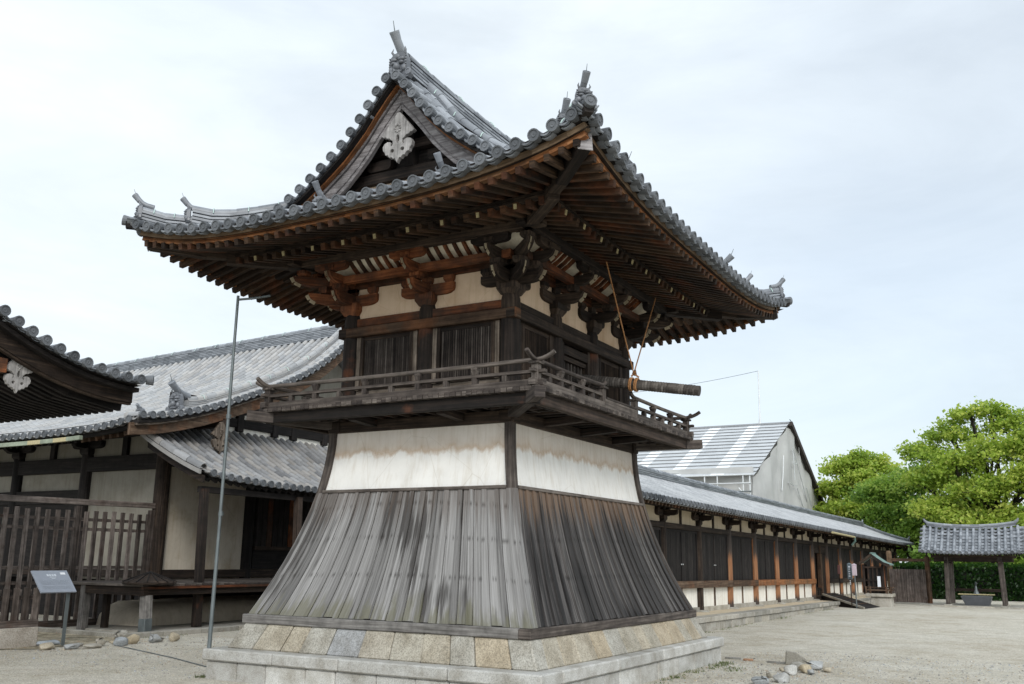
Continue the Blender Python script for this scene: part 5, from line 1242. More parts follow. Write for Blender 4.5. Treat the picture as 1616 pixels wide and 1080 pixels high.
for y in (6.75, 9.8, 12.9):
    mb = MB(['wood_black', 'wood']); mb.tube([(-12, y, .45), (-12, y, 4.6)], .17, 16, 0); mb.build('post', K)
mb = MB(['wood_black', 'wood']); mb.box(-26, -12.0, 3.55, 3.72, 3.79, 4.18, 0, .4, 0); mb.box(-12.02, -11.88, 3.67, 14, 3.86, 4.1, 0, .4, 1); mb.box(-26, -15.1, 3.58, 3.70, 2.95, 3.32, 0, .4, 0)
mb.box(-26, -12, 3.56, 3.72, 1.06, 1.25, 1, .4, 0); mb.box(-12.02, -11.86, 3.67, 14, 1.06, 1.27, 1, .4, 1); mb.box(-26, -12, 3.6, 3.72, 4.86, 5.0, 0, .4, 0)
mb.box(-12.02, -11.90, 3.67, 14, 5.13, 5.38, 0, .4, 1); mb.box(-12.04, -11.84, 3.67, 14, 5.56, 5.78, 0, .4, 1)
for y in (6.1, 7.5, 8.3, 9.7, 11.5): mb.box(-12, -11.88, y-.12, y+.12, 5.02, 5.56, 0, None, 2); mb.box(-12, -11.86, y-.20, y+.20, 5.50, 5.57, 0)
for x in (-13.5, -16.5, -19.5, -22.5): mb.box(x-.10, x+.10, 3.60, 3.72, 4.18, 4.86, 0, None, 2)
for x in (-12, -15, -18, -21, -24): block(mb, (x, 3.67, 4.22), .36, .22, 0); mb.prism(arm_poly(.6, .2), (x, 3.64, 4.42), (1, 0, 0), (0, 0, 1), .16, 0); mb.prism(arm_poly(.5, .2), (x, 3.64, 4.42), (0, 1, 0), (0, 0, 1), .16, 0)
mb.build('wall_beam', K, .01)
mb = MB(['wood_black', 'wood_red', 'wood']); mb.box(-12.0, -11.93, 6.95, 9.7, 1.28, 3.5, 0, .3); 
for k in range(12): a = 7.0+.22*k; mb.box(-11.93, -11.90, a, a+.19, 1.9, 3.3, 1 if k % 4 == 2 else 0, None, 2)
mb.box(-11.93, -11.85, 6.95, 9.7, 1.80, 1.90, 2); mb.box(-11.93, -11.85, 6.95, 9.7, 3.3, 3.42, 2); mb.build('board_door', K)
# side porch
pe = lambda y: 3.36+(.14*((6.2-y)/3.7)**2 if y < 6.2 else 0)
def ppath(y): return [A3(-9.2-2.8*t, y, pe(y)+(4.98-pe(y))*(.74*t+.26*t*t)+(.10*math.exp(-(y-2.35)/.3))*(1-t)) for t in np.linspace(0, 1, 11)]
mb = MB(['tile_porch', 'disc', 'wood_black', 'wood']); tiled_field(mb, np.arange(2.72, 14.0, .27), ppath, (0, 1, 0), (1, 0, 0), .27, .08, .33)
pv = ppath(2.40); tile_row(mb, [p+A3(0, 0, .02) for p in pv], A3(0, 1, 0), .10, .5); pan_strip(mb, ppath(2.56), A3(0, 1, 0), .10, .3)
mb.prism([(p[0], p[2]-.03) for p in pv]+[(p[0], p[2]-.13) for p in pv[::-1]], (0, 2.33, 0), (1, 0, 0), (0, 0, 1), .06, 0)
V = [p-A3(0, 0, .10) for y in (2.36, 6, 14) for p in ppath(y)]; mb.add(V, [(11*j+i, 11*j+i+1, 11*j+12+i, 11*j+11+i) for j in (0, 1) for i in range(10)], None, .4, 2)
y = 2.5
while y < 14: mb.beam((-11.9, y, 4.72), (-9.35, y, pe(y)-.13), .075, .09, mat=2); y += .24
pv2 = [p-A3(0, 0, .16) for p in pv[:8]]; mb.prism([(p[0], p[2]) for p in pv2]+[(p[0], p[2]-.16) for p in pv2[::-1]], (0, 2.45, 0), (1, 0, 0), (0, 0, 1), .07, 3)
mb.beam((-9.50, 2.62, 3.14), (-9.50, 14, 3.10), .13, .14, mat=2)
mb.build('porch_roof', K)
for y in (2.70, 5.9, 9.0):
    mb = MB('wood_post'); mb.beam((-9.32, y, .07), (-9.42, y, 3.15), .17, .17, (0, 1, 0)); mb.build('porch_post', K, .01)
mb = MB(['wood_rail', 'wood', 'wood_red'])
y = 1.0
while y < 13: mb.box(-11.8, -8.98, y+.003, y+.16, .985, 1.035, 0, None, 0); y += .163
mb.box(-11.3, -8.98, .84, 1.0, .98, 1.035, 0, None, 0)
mb.box(-9.02, -8.95, .84, 13, .93, .982, 2, .3, 1); mb.box(-9.15, -9.02, .98, 13, .80, .975, 1, .4, 1); mb.box(-11.3, -9.0, .90, 1.02, .80, .975, 1, .4, 0)
K_V = mb.build('veranda', K, .005)
mb = MB(['wood_grey', 'metal', 'wood']); mb.beam((-9.06, 1.06, .32), (-9.10, 1.06, .80), .19, .19, (0, 1, 0), 0); mb.beam((-9.05, 1.06, .02), (-9.06, 1.06, .33), .20, .20, (0, 1, 0), 1); mb.build('veranda_post', K, .01)
mb = MB(['wood_grey', 'wood']); mb.beam((-10.95, .98, .02), (-10.95, .98, 1.0), .17, .17, (0, 1, 0), 0); mb.beam((-10.7, 1.35, .02), (-10.7, 1.35, .85), .13, .13, (0, 1, 0), 1); mb.build('veranda_post', K, .01)
mb = MB('mound'); pr = [(-10.35, 0), (-10.33, .2), (-10.42, .38), (-10.58, .50), (-10.85, .56), (-11.9, .58), (-11.9, 0)]
n = 6; V = []
ys = [2.05, 2.12, 2.3, 2.6, 4, 7, 13]; ks = [.0, .45, .75, .95, 1, 1, 1]
for y, k in zip(ys, ks): V += [A3(x if x < -11 else -10.9+(x+10.9)*(.6+.4*k), y, z*k) for x, z in pr]
m_ = len(pr); mb.add(V, [(j*m_+i, j*m_+m_+i, j*m_+m_+i+1, j*m_+i+1) for j in range(len(ys)-1) for i in range(m_-1)], None, .5, 0, True); mb.build('base_mound', K)
mb = MB(['wood_black', 'wood']); c = A3(-9.16, 1.16, 1.04); n = 16
V = [c+A3(0, 0, .24)]; rim = []
for k in range(n*2):
    q = 6.283*k/(n*2); r_ = .55 if k % 2 == 0 else .535; V.append(c+A3(r_*math.cos(q), r_*math.sin(q), .03+(.012 if k % 2 == 0 else -.004)))
mb.add(V, [(0, 1+k, 1+(k+1) % (2*n)) for k in range(2*n)], None, .5, 1)
V2 = V[1:]+[v-A3(0, 0, .035) for v in V[1:]]; m_ = 2*n; mb.add(V2, [(k, m_+k, m_+(k+1) % m_, (k+1) % m_) for k in range(m_)]+[tuple(range(m_, 2*m_))], None, .3, 1)
for k in range(n): q = 6.283*k/n; mb.beam(c+A3(0, 0, .25), c+A3(.55*math.cos(q), .55*math.sin(q), .048), .02, .02, mat=0)
tag(centre_origin(mb.build('ribbed_lid')), 'low dark ribbed conical lid lying on the veranda corner of the left hall', 'lid')
mb = MB('old_stone'); y = .1
while y < 9: l_ = random.uniform(.8, 1.3); mb.box(-8.75+random.uniform(-.02, .02), -8.5, y+.005, y+l_-.005, -.05, .10, 0, None, 1); y += l_
mb.box(-11.5, -8.75, 1.0, 13, -.04, .06, 0, .3); mb.box(-11.8, -9.0, .25, .42, -.04, .09, 0, .2)
kind(mb.build('kerb_strip', None, .01), 'structure')
mb = MB('earth')   # bare earth with a ragged edge along the stones
for (x0, x1, y0, y1, z) in ((-12.5, -8.0, -2.6, .5, .006),):
    n = 40; c = A3((x0+x1)/2, (y0+y1)/2, z); V = [c+A3(0, 0, .012)]
    for k in range(n):
        q = 6.283*k/n; e = 1/max(abs(math.cos(q)), abs(math.sin(q))); e = min(e, 1.22)*random.uniform(.88, 1.06); V.append(c+A3((x1-x0)/2*e*math.cos(q), (y1-y0)/2*e*math.sin(q), 0 if k % 2 else .004))
    mb.add(V, [(0, 1+k, 1+(k+1) % n) for k in range(n)], None, .5, 0, True)
kind(mb.build('earth_bed'), 'structure')

# --- tall lattice fence (runs towards the camera from the hall corner)
F1 = thing('lattice_fence', 'tall dark fence of leaning upright wooden bars between the left hall and the gate', 'fence', (-12, 1, 0))
FTOP = lambda y: 2.63
mb = MB('wood_fence'); mb.beam((-12.03, -4.5, 2.76), (-12.03, 3.5, 2.84), .14, .13, rnd=.9); mb.build('top_rail', F1, .006)
mb = MB('wood_fence'); y = -4.2; k = 0
while y < 3.35:
    if not any(abs(y-q) < .1 for q in (-2.4, 1.33)): mb.beam((-11.97, y, .16), (-11.97, y, 2.62+random.uniform(-.02, .02)), .095, .05, (1, 0, 0))
    y += .25
for z in (1.0, 1.33, 2.20, 2.42): mb.beam((-12.02, -4.5, z), (-12.02, 3.5, z), .045, .07)
mb.beam((-12, -4.5, .10), (-12, 3.5, .10), .14, .15); mb.build('lattice', F1)
for y in (-2.4, 1.33, 3.42):
    mb = MB('wood_fence'); mb.beam((-12, y, 0), (-12, y, 2.72), .13, .13, (1, 0, 0)); mb.build('fence_post', F1, .006)
MT['pink_stone'] = stone('pinkish stone', [(.36, .32, .275), (.42, .385, .34)], .4, sc=45)
F2 = thing('low_fence', 'low brown slatted fence standing on a pale stone block at the left edge', 'fence', (-8.7, -3, 0))
mb = MB('pink_stone'); y = -1.78
for l_ in (.75, .9, 1.1, 1.0): mb.box(-8.9, -8.48, y-l_+.004, y-.004, -.05, .345, 0, .7+random.random()*.3, 1); y -= l_
mb.build('stone_block', F2, .012)
mb = MB('wood_fence'); mb.box(-8.68, -8.5, -5.5, -1.79, .35, .47, 0, .6, 1); mb.beam((-8.62, -5.5, .86), (-8.62, -1.82, .86), .05, .07); y = -1.86
while y > -5.4: mb.box(-8.57, -8.535, y-.055, y+.055, .47, 1.03+random.uniform(-.01, .01), 0, None, 2); mb.box(-8.66, -8.63, y-.15, y-.04, .47, 1.0, 0, None, 2); y -= .195
mb.build('slats', F2, .004)

# ================================================================== GATE AT FAR LEFT
Q = thing('temple_gate', 'roofed temple gate with a dark bargeboard and carved pendant, cut by the left edge', 'gate', (-8.0, -7.0, 0))
gz = lambda d: 4.576+.0246*d+.0854*d*d if d < 4 else 6.04+.72*(d-4)
gpath = lambda x: [A3(x, -2.02-d, gz(d)+.07*math.exp((x+6)/.5)*math.exp(-d)) for d in np.linspace(0, 5, 15)]
gpath2 = lambda x: [A3(x, -11.98+d, gz(d)) for d in np.linspace(0, 5, 15)]
mb = MB(['tile', 'disc', 'wood_black']); tiled_field(mb, np.arange(-11.0, -6.35, .27), gpath, (1, 0, 0), (0, 1, 0), .27, .08, .32); tiled_field(mb, np.arange(-11.0, -6.35, .27), gpath2, (1, 0, 0), (0, -1, 0), .27, .08, .32)
for pf in (gpath, gpath2):
    P2 = np.array([p[1:] for p in pf(-6.0)]); L_ = np.r_[0, np.cumsum(np.linalg.norm(np.diff(P2, axis=0), axis=1))]
    for s_ in np.arange(.10, L_[-1], .272):
        y, z = np.interp(s_, L_, P2[:, 0]), np.interp(s_, L_, P2[:, 1]); y2, z2 = np.interp(s_+.03, L_, P2[:, 0]), np.interp(s_+.03, L_, P2[:, 1]); sd_ = nrm(A3(0, y2-y, z2-z))
        c = A3(-6.0, y, z); tile_row(mb, [c, A3(-6.42, y, z)], sd_, .08, .42); disc(mb, c+A3(.02, 0, 0), (1, 0, 0), .085, 1)
        ym, zm = np.interp(s_+.136, L_, P2[:, 0]), np.interp(s_+.136, L_, P2[:, 1]); cm = A3(-6.02, ym, zm); pan_front(mb, cm, sd_, (1, 0, 0), .115); pan_strip(mb, [cm, A3(-6.42, ym, zm)], sd_, .115, .25)
    yz = [(p[1], p[2]) for p in pf(-6.3)]
    V = [p-A3(0, 0, .09) for x in (-11, -8.5, -6.05) for p in pf(x)]; mb.add(V, [(15*j+i, 15*j+i+1, 15*j+16+i, 15*j+15+i) for j in (0, 1) for i in range(14)], None, .4, 2)
tile_row(mb, [A3(-6.0, -1.90, gz(0)+.09), A3(-6.3, -2.15, gz(0)+.08)], nrm(A3(.6, -.7, 0)), .08, .4); disc(mb, A3(-5.98, -1.88, gz(0)+.09), (.7, .7, 0), .085, 1)
QR = mb.build('tiled_roof', Q)
mb = MB('tile'); ridge(mb, [A3(-11, -7, 6.72), A3(-8.5, -7, 6.70), A3(-6.2, -7, 6.78)], .3, .35, 5, .1); mb.build('roof_ridge', QR); oni(QR, (-6.15, -7, 6.75), (1, 0), 1.1)
for sg, pf in ((1, gpath), (-1, gpath2)):
    mb = MB(['wood', 'wood_black', 'wood_pale']); yz = [(p[1], p[2]) for p in pf(-6.3)]
    dz = lambda i: .20; hgt = [.185+.007*i for i in range(15)]
    mb.prism([(y, z-.17) for y, z in yz]+[(y, z-.17-hgt[14-i]) for i, (y, z) in enumerate(yz[::-1])], (-6.32, 0, 0), (0, 1, 0), (0, 0, 1), .09, 0)
    mb.prism([(y, z-.17-hgt[i]+.01) for i, (y, z) in enumerate(yz)]+[(y, z-.17-hgt[14-i]-.035) for i, (y, z) in enumerate(yz[::-1])], (-6.345, 0, 0), (0, 1, 0), (0, 0, 1), .09, 0)
    mb.prism([(y, z-.10) for y, z in yz]+[(y, z-.175) for y, z in yz[::-1]], (-6.28, 0, 0), (0, 1, 0), (0, 0, 1), .32, 1)
    mb.build('bargeboard', Q, .006)
mb = MB(['wood_black', 'wood', 'wood_red']); x = -11.0
while x < -6.45:
    for pf in (gpath, gpath2):
        p = pf(x); P_ = [q-A3(0, 0, .40) for q in p]
        for a, b in zip(P_[0:12:3], P_[3:15:3]): mb.beam(a, b, .09, .12, mat=0)
    x += .20
for pf in (gpath, gpath2):
    V = [p-A3(0, 0, .33) for x in (-11, -8.5, -6.33) for p in pf(x)]; mb.add(V, [(15*j+i, 15*j+i+1, 15*j+16+i, 15*j+15+i) for j in (0, 1) for i in range(14)], None, .4, 0)
for y in (-4.45, -9.55, -7.0): z = gz(-2.02-y if y > -7 else 11.98+y)-.62 if y != -7 else 5.85; mb.beam((-11, y, z), (-6.36, y, z), .2, .22, mat=2 if y == -4.45 else 1)
for y in (-5, -9): mb.beam((-8, y, 3.7), (-10.6, y, 3.7), .2, .25, mat=1)
mb.build('roof_frame', Q)
pendant(Q, 'gable_pendant', (-6.42, -4.12, 4.76), (0, 1, 0), .74, 'pendant', .05)
for (x, y) in ((-8.9, -5.2), (-8.9, -8.8), (-10.6, -5.2), (-10.6, -8.8)):
    mb = MB(['wood', 'old_stone']); mb.tube([(x, y, .1), (x, y, 5.0)], .17, 14, 0); mb.box(x-.3, x+.3, y-.3, y+.3, -.05, .12, 1); mb.build('gate_post', Q)

# ================================================================== WRAPPED BUILDING AND MAST BEHIND
MT['seam'] = plain('dark seam', (.24, .25, .26), .9); MT['sheet_roof'] = plain('grey sheet roofing', (.46, .48, .50), .6, 0, .12, 1.2); MT['sheet_clear'] = plain('translucent sheet', (.74, .76, .78), .6, 0, .04); MT['mesh_sheet'] = plain('grey protective sheet', (.46, .46, .45), .9, 0, .14, .6)
Z = thing('wrapped_building', 'tall building wrapped for repair under a ribbed sheet metal roof with white strips', 'building', (-14, 53.7, 0))
GX, YA, ZA, YL, ZL, YR, ZR2 = -8.0, 53.7, 11.07, 44.25, 6.72, 62.3, 6.2
mb = MB(['sheet_roof', 'sheet_clear', 'seam']); nr = 15; x0 = -26.0
strips = [(-9.9, -10.75), (-12.75, -13.6), (-15.6, -16.45), (-18.5, -19.35), (-21.4, -22.2)]
cuts = sorted({x0, GX+.05, *[a for s_ in strips for a in s_]})
for k in range(nr):
    f0, f1 = k/nr, (k+1)/nr; L3 = lambda f: (YL+(YA-YL)*f, ZL+(ZA-ZL)*f)
    (ya, za), (yb, zb) = L3(f0), L3(f1)
    for a, b in zip(cuts[:-1], cuts[1:]):
        cl = any(min(s_) <= (a+b)/2 <= max(s_) for s_ in strips)
        mb.add([A3(a, ya-.03, za+.05), A3(b, ya-.03, za+.05), A3(b, yb, zb), A3(a, yb, zb)], [(0, 1, 2, 3)], None, None, 1 if cl else 0)
    mb.beam((x0, ya-.05, za+.03), (GX+.08, ya-.05, za+.03), .03, .03, mat=2, rnd=.2)
mb.add([A3(x0, YA, ZA), A3(GX, YA, ZA), A3(GX, YR+.5, ZR2-.25), A3(x0, YR+.5, ZR2-.25)], [(0, 1, 2, 3)], None, None, 0)
mb.tube([(x0, YA, ZA+.05), (GX+.1, YA, ZA+.05)], .10, 8, 2); mb.build('sheet_roof', Z)
mb = MB(['mesh_sheet', 'metal_pale', 'wood_rail', 'metal']); poly = [(YL+.2, 0), (YR, 0), (YR, ZR2), (YA, ZA-.15), (YL+.2, ZL-.1)]
ny = 26; nz = 14; V = []
for i in range(ny+1):
    y = YL+.2+(YR-YL-.2)*i/ny; zt = np.interp(y, [YL+.2, YA, YR], [ZL-.1, ZA-.15, ZR2])
    for j in range(nz+1): V.append(A3(GX+.10*math.sin(i*1.9+j*.35)+.07*math.sin(i*.8-j*.7), y, zt*j/nz))
mb.add(V, [(i*(nz+1)+j, (i+1)*(nz+1)+j, (i+1)*(nz+1)+j+1, i*(nz+1)+j+1) for i in range(ny) for j in range(nz)], None, .5, 0, True)
for f in (.30, .64):
    y = YL+.2+(YR-YL-.2)*f; mb.tube([(GX+.14, y, 2), (GX+.16, y, float(np.interp(y, [YL+.2, YA, YR], [ZL-.1, ZA-.15, ZR2]))-.1)], .016, 5, 0)
mb.beam((GX-.1, YL+.4, 5.8), (x0, YL+1.2, 5.8), .1, 3.0, mat=0)
for (a, b) in (((51.2, 8.6), (50.3, 6.2)), ((53.9, 9.3), (54.0, 7.2)), ((54.0, 9.4), (57.5, 5.9)), ((52.4, 6.9), (54.6, 6.85)), ((54.6, 6.7), (56.2, 5.4)), ((57.5, 6.9), (58.8, 5.6)), ((53.8, 8.4), (54.8, 8.4))):
    mb.tube([(GX+.18, a[0], a[1]), (GX+.2, (a[0]+b[0])/2, (a[1]+b[1])/2-.1), (GX+.18, b[0], b[1])], .032, 6, 1)
mb.build('protective_sheet', Z)
mb = MB(['metal', 'wood_rail']); mb.beam((GX+.15, YA, ZA), (GX+.15, YR+.5, ZR2-.2), .3, .35, mat=1, rnd=.1)
for k in range(14): f = k/13; y, z = YA+(YR+.5-YA)*f, ZA+(ZR2-.2-ZA)*f; mb.tube([(GX+.2, y-.3, z+.25), (GX+.2, y+.35, z+.12)], .03, 5, 0)
mb.build('verge_rail', Z)
mb = MB(['metal_pale', 'metal'])
for x in (-8.6, -10.2, -11.0, -13.6, -16.4): mb.tube([(x, YL-.15, 3.5), (x, YL-.15, ZL+.12)], .045, 6, 0)
for z in (ZL+.05, ZL-.45, ZL-.95): mb.tube([(GX-.1, YL-.2, z), (x0, YL-.2, z)], .04, 6, 0 if z > ZL-.6 else 1)
mb.tube([(-8.2, YL-.1, 3.5), (-8.2, YL-.1, ZL)], .05, 6, 0); mb.tube([(-8.9, YL-.1, 6.0), (-8.2, YL-.1, 5.2)], .04, 6, 0)
mb.build('scaffold', Z)
mb = MB('metal_pale'); mb.tube([(-9.95, YA, ZA), (-9.95, YA, 12.2), (-9.92, YA, 15.0)], [.075, .055, .045], 8); mb.tube([(-10.05, YA, ZA+.0), (-9.95, YA, ZA+.6)], .05, 6); tag(centre_origin(mb.build('mast')), 'thin pale mast standing on the roof ridge of the wrapped building', 'mast')
mb = MB('metal'); P_ = [A3(-9.92-16*f, 53.7-3*f, 15.0-1.4*f-1.6*f*(1-f)) for f in np.linspace(0, 1, 16)]; mb.tube(P_, .016, 5); tag(mb.build('cable'), 'thin cable strung from the top of the pale mast towards the tower', 'cable')

# ================================================================== TREES AND HEDGE
def leaves(mb, C, Rr, n, size, tone, flat=.75, sub=14, spread=.30, up=.35):
    """n leaf sprays gathered in small clumps on the shell of a crown lobe"""
    rg = RNG; k = max(3, int(sub*1.5)); d = rg.normal(size=(k, 3)); d[:, 2] = np.abs(d[:, 2])*.9+d[:, 2]*.3; d /= np.linalg.norm(d, axis=1)[:, None]
    cs = C+d*Rr*rg.uniform(.42, 1.16, (k, 1))*A3(1, 1, flat); tn = np.clip(tone+rg.normal(0, .14, k), 0, 1)
    ci = rg.integers(0, k, n); P = cs[ci]+rg.normal(0, 1, (n, 3))*Rr*spread*.98*A3(1, 1, .62)
    nm = rg.normal(size=(n, 3)); nm[:, 2] = np.abs(nm[:, 2])+up; nm /= np.linalg.norm(nm, axis=1)[:, None]
    a = np.cross(nm, rg.normal(size=(n, 3))); a /= np.linalg.norm(a, axis=1)[:, None]; b = np.cross(nm, a)
    s1 = size*rg.uniform(.55, 1.25, (n, 1)); s2 = s1*rg.uniform(.45, .8, (n, 1))
    o = mb.n; q = np.stack([P-a*s1, P-b*s2+nm*s1*.12, P+a*s1, P+b*s2+nm*s1*.12], 1).reshape(-1, 3)
    mb.v.extend(list(q)); mb.n += 4*n
    r = np.clip(tn[ci]+rg.normal(0, .13, n), 0, 1)
    for i in range(n):
        mb.f.append((o+4*i, o+4*i+1, o+4*i+2, o+4*i+3)); mb.uv.append([(0, 0), (1, 0), (1, 1), (0, 1)]); mb.r.append(float(r[i])); mb.m.append(0); mb.s.append(False)
def tree(name, x, y, h, trunk_r, fork, lobes, label, n_leaf, size, mat='leaf', group='broadleaf trees beyond the long hall', tone=.5):
    t = thing(name, label, 'tree', (x, y, 0), group); tb = MB('bark'); b = A3(x, y, 0); f = A3(x+.15, y, fork)
    tb.tube([b-A3(0, 0, .1), b+A3(.05, 0, .4), b+(f-b)*.6, f], [trunk_r*1.5, trunk_r*1.1, trunk_r*.9, trunk_r*.8], 10)
    lb = MB(mat)
    for (lx, ly, lz, lr) in lobes:
        c = A3(x+lx, y+ly, lz); m1 = f+(c-f)*.45+A3(random.uniform(-.3, .3), random.uniform(-.3, .3), .35)
        tb.tube([f-A3(0, 0, .4), f+(m1-f)*.5+A3(0, 0, .1), m1, c, c+A3(random.uniform(-.4, .4), 0, lr*.5)], [trunk_r*.55, trunk_r*.42, trunk_r*.3, trunk_r*.16, .02], 6)
        for k in range(4):
            e = c+A3(random.uniform(-1, 1), random.uniform(-1, 1), random.uniform(-.2, .9))*lr*.8; tb.tube([m1+(c-m1)*random.uniform(.2, .9), (c+e)/2+A3(0, 0, .1), e], [trunk_r*.14, trunk_r*.09, .015], 5)
        leaves(lb, c, lr, int(n_leaf*lr*lr), size, tone+random.uniform(-.12, .12), .72, int(10+9*lr), .26/lr**.4)
    tb.build('trunk', t); lb.build('crown', t); return t
tree('tree', 4.6, 46.5, 10.7, .38, 3.2, [(-2.9, 0, 7.7, 1.25), (-1.6, .5, 8.7, 1.3), (-.6, -.2, 9.8, .95), (.55, 0, 10.0, .8), (1.6, .4, 9.0, 1.3), (-3.3, -.4, 5.9, 1.3), (-1.5, -1.2, 6.6, 1.5), (.4, -1.5, 7.4, 1.5), (2.6, -.8, 7.4, 1.5), (3.6, .3, 8.6, 1.2), (-2.4, -1.2, 4.4, 1.4), (-.2, -2.0, 5.3, 1.6), (2.0, -2.0, 5.4, 1.6), (3.8, -1, 6.0, 1.5), (-.8, -2.2, 3.6, 1.4), (1.6, -2.4, 3.6, 1.4), (3.8, -2, 4.0, 1.4)],
     'tall spreading tree with bright yellow green leaves above the water pavilion', 1150, .115)
tree('tree', -5.0, 62, 9.9, .33, 3.0, [(-1.3, 0, 8.3, 1.35), (.3, .2, 8.9, 1.3), (1.6, 0, 8.3, 1.3), (2.2, -.5, 7.0, 1.1), (-1.8, -.6, 6.7, 1.4), (.2, -1.0, 7.2, 1.5), (-.9, -1.4, 5.2, 1.5), (1.2, -1.2, 5.4, 1.5), (-2.6, 0, 5.0, 1.3), (2.6, -.5, 4.6, 1.3), (0, -1.5, 3.6, 1.5)],
     'round topped pale green tree rising between the wrapped building and the tallest tree', 1200, .14)
tree('tree', -.6, 53, 7.6, .30, 2.2, [(-1.6, 0, 6.0, 1.3), (-.2, .3, 6.6, 1.25), (1.2, 0, 6.9, 1.3), (2.4, -.3, 6.6, 1.3), (-2.2, 0, 5.6, 1.2), (2.6, 0, 5.2, 1.2), (.3, -.6, 6.2, 1.5), (-1.2, -1, 4.4, 1.4), (.6, -1.2, 5.0, 1.5), (2.0, -1.2, 4.0, 1.4), (-2.4, -.6, 3.4, 1.2), (0, -1.5, 3.2, 1.4)],
     'lower darker green tree directly behind the far end of the long hall roof', 850, .12, 'leaf_b', tone=.42)
tree('tree', 10.2, 45, 10.2, .36, 3.0, [(-2.6, 0, 8.2, 1.3), (-1.2, .2, 9.2, 1.3), (.6, 0, 9.3, 1.4), (2.2, 0, 8.2, 1.4), (-2.8, -.8, 6.4, 1.4), (-.8, -1, 7.0, 1.6), (1.4, -1, 6.8, 1.6), (-2.2, -1.6, 4.6, 1.4), (0, -1.6, 4.8, 1.6), (2.2, -1.4, 4.8, 1.5), (-2.6, -2, 3.2, 1.3), (.2, -2, 3.2, 1.4)],
     'yellow green tree at the right edge, mostly out of frame, with dark open limbs', 1150, .12)
tree('tree', 3.9, 54, 5.2, .22, 1.4, [(-1.2, 0, 3.7, 1.1), (.2, .2, 4.3, 1.2), (1.4, 0, 3.9, 1.1), (-1.6, -.4, 2.5, 1.1), (0, -.6, 2.9, 1.3), (1.6, -.4, 2.6, 1.1)], 'low bushy tree filling the gap between the long hall roof end and the pavilion roof', 800, .10, 'leaf_b', tone=.55)
for (x, y, s_) in ((.9, 54.5, .75), (2.4, 44.5, .48), (6.6, 43.5, .48), (10.6, 43.5, .5), (5.2, 50.5, .62), (8.3, 51, .62), (11.8, 51, .62), (14.5, 52, .7), (2.2, 57, .8), (-4.5, 70, 1.0), (2, 72, 1.1), (9, 70, 1.1), (16, 66, 1.2), (18, 50, 1.1)):
    lob = [(-2.6, 0, 4.2, 1.7), (0, 0, 5.2, 1.9), (2.6, 0, 4.4, 1.8), (-2, -.5, 2.6, 1.7), (.5, -.6, 3.0, 1.8), (2.4, -.5, 2.4, 1.7)]
    tree('tree', x, y, 7, .3, 1.5, [(a*s_, b*s_, c*s_, d*s_) for a, b, c, d in lob], 'bushy green background tree showing between and beneath the taller trees behind the hedge', 420, .16, 'leaf_b', 'background trees behind the hedge', .4)
HG = thing('hedge', 'clipped dark green hedge behind the water pavilion', 'hedge', (8.2, 38.5, 0))
mb = MB('hedge'); n = 20000; P = np.stack([RNG.uniform(.5, 20, n), RNG.uniform(38.0, 39.2, n), RNG.uniform(.02, 1.62, n)], 1)
f_ = RNG.random(n); P[f_ < .55, 1] = 38.0+RNG.normal(0, .05, (f_ < .55).sum()); P[f_ > .8, 2] = 1.60+RNG.normal(0, .05, (f_ > .8).sum())
for i in range(0, n):
    c = P[i]; a = RNG.normal(size=3); a /= np.linalg.norm(a); b = np.cross(a, A3(.3, .7, .6)); b /= np.linalg.norm(b); s1 = RNG.uniform(.05, .11)
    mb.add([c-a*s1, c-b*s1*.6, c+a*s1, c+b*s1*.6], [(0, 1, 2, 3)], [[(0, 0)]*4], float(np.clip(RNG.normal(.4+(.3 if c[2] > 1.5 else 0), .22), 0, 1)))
mb.build('foliage', HG)
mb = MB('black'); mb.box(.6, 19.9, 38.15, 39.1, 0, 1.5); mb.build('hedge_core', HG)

# ================================================================== SMALL THINGS BY THE TOWER
# striking log and its rope
LG = thing('striking_log', 'bark covered striking log hanging by a rope beside the tower balcony', 'log', (2.4, .3, 4.2))
mb = MB('log'); P_ = [A3(1.25+2.10*f, .12+.20*f, 4.46-.335*f) for f in np.linspace(0, 1, 12)]; mb.tube(P_, [.078+.005*math.sin(k*2.3) for k in range(12)], 16)
for k in range(46):
    f = .05+.93*k/46; c = P_[0]+(P_[-1]-P_[0])*f; ax = nrm(P_[-1]-P_[0]); mb.lathe(c, ax, [(.078, -.018), (.0805+random.uniform(0, .0015), -.008), (.0805+random.uniform(0, .0015), .008), (.078, .018)], 14)
mb.build('log', LG)
knot = P_[0]+(P_[-1]-P_[0])*.52
mb = MB('rope'); ax = nrm(P_[-1]-P_[0]); sd_ = nrm(np.cross(ax, A3(0, 0, 1))); uz = np.cross(sd_, ax)
for o in (-.055, -.03, .03, .055):
    mb.tube([knot+ax*o+(sd_*math.cos(q)+uz*math.sin(q))*.098 for q in np.linspace(0, 6.283, 17)], .013, 6)
top = knot+A3(0, 0, .17)
for e in (A3(2.31, -.70, 6.0), A3(2.2, 1.6, 6.02)):
    mb.tube([top, top+(e-top)*.5+A3(0, 0, -.01), e], .011, 6); mb.tube([top, top+A3(0, .03, .05), top+A3(.02, 0, -.02)], .03, 6)
mb.tube([knot-ax*.06+uz*.12, top, knot+ax*.06+uz*.12], .016, 6); mb.build('rope', LG)
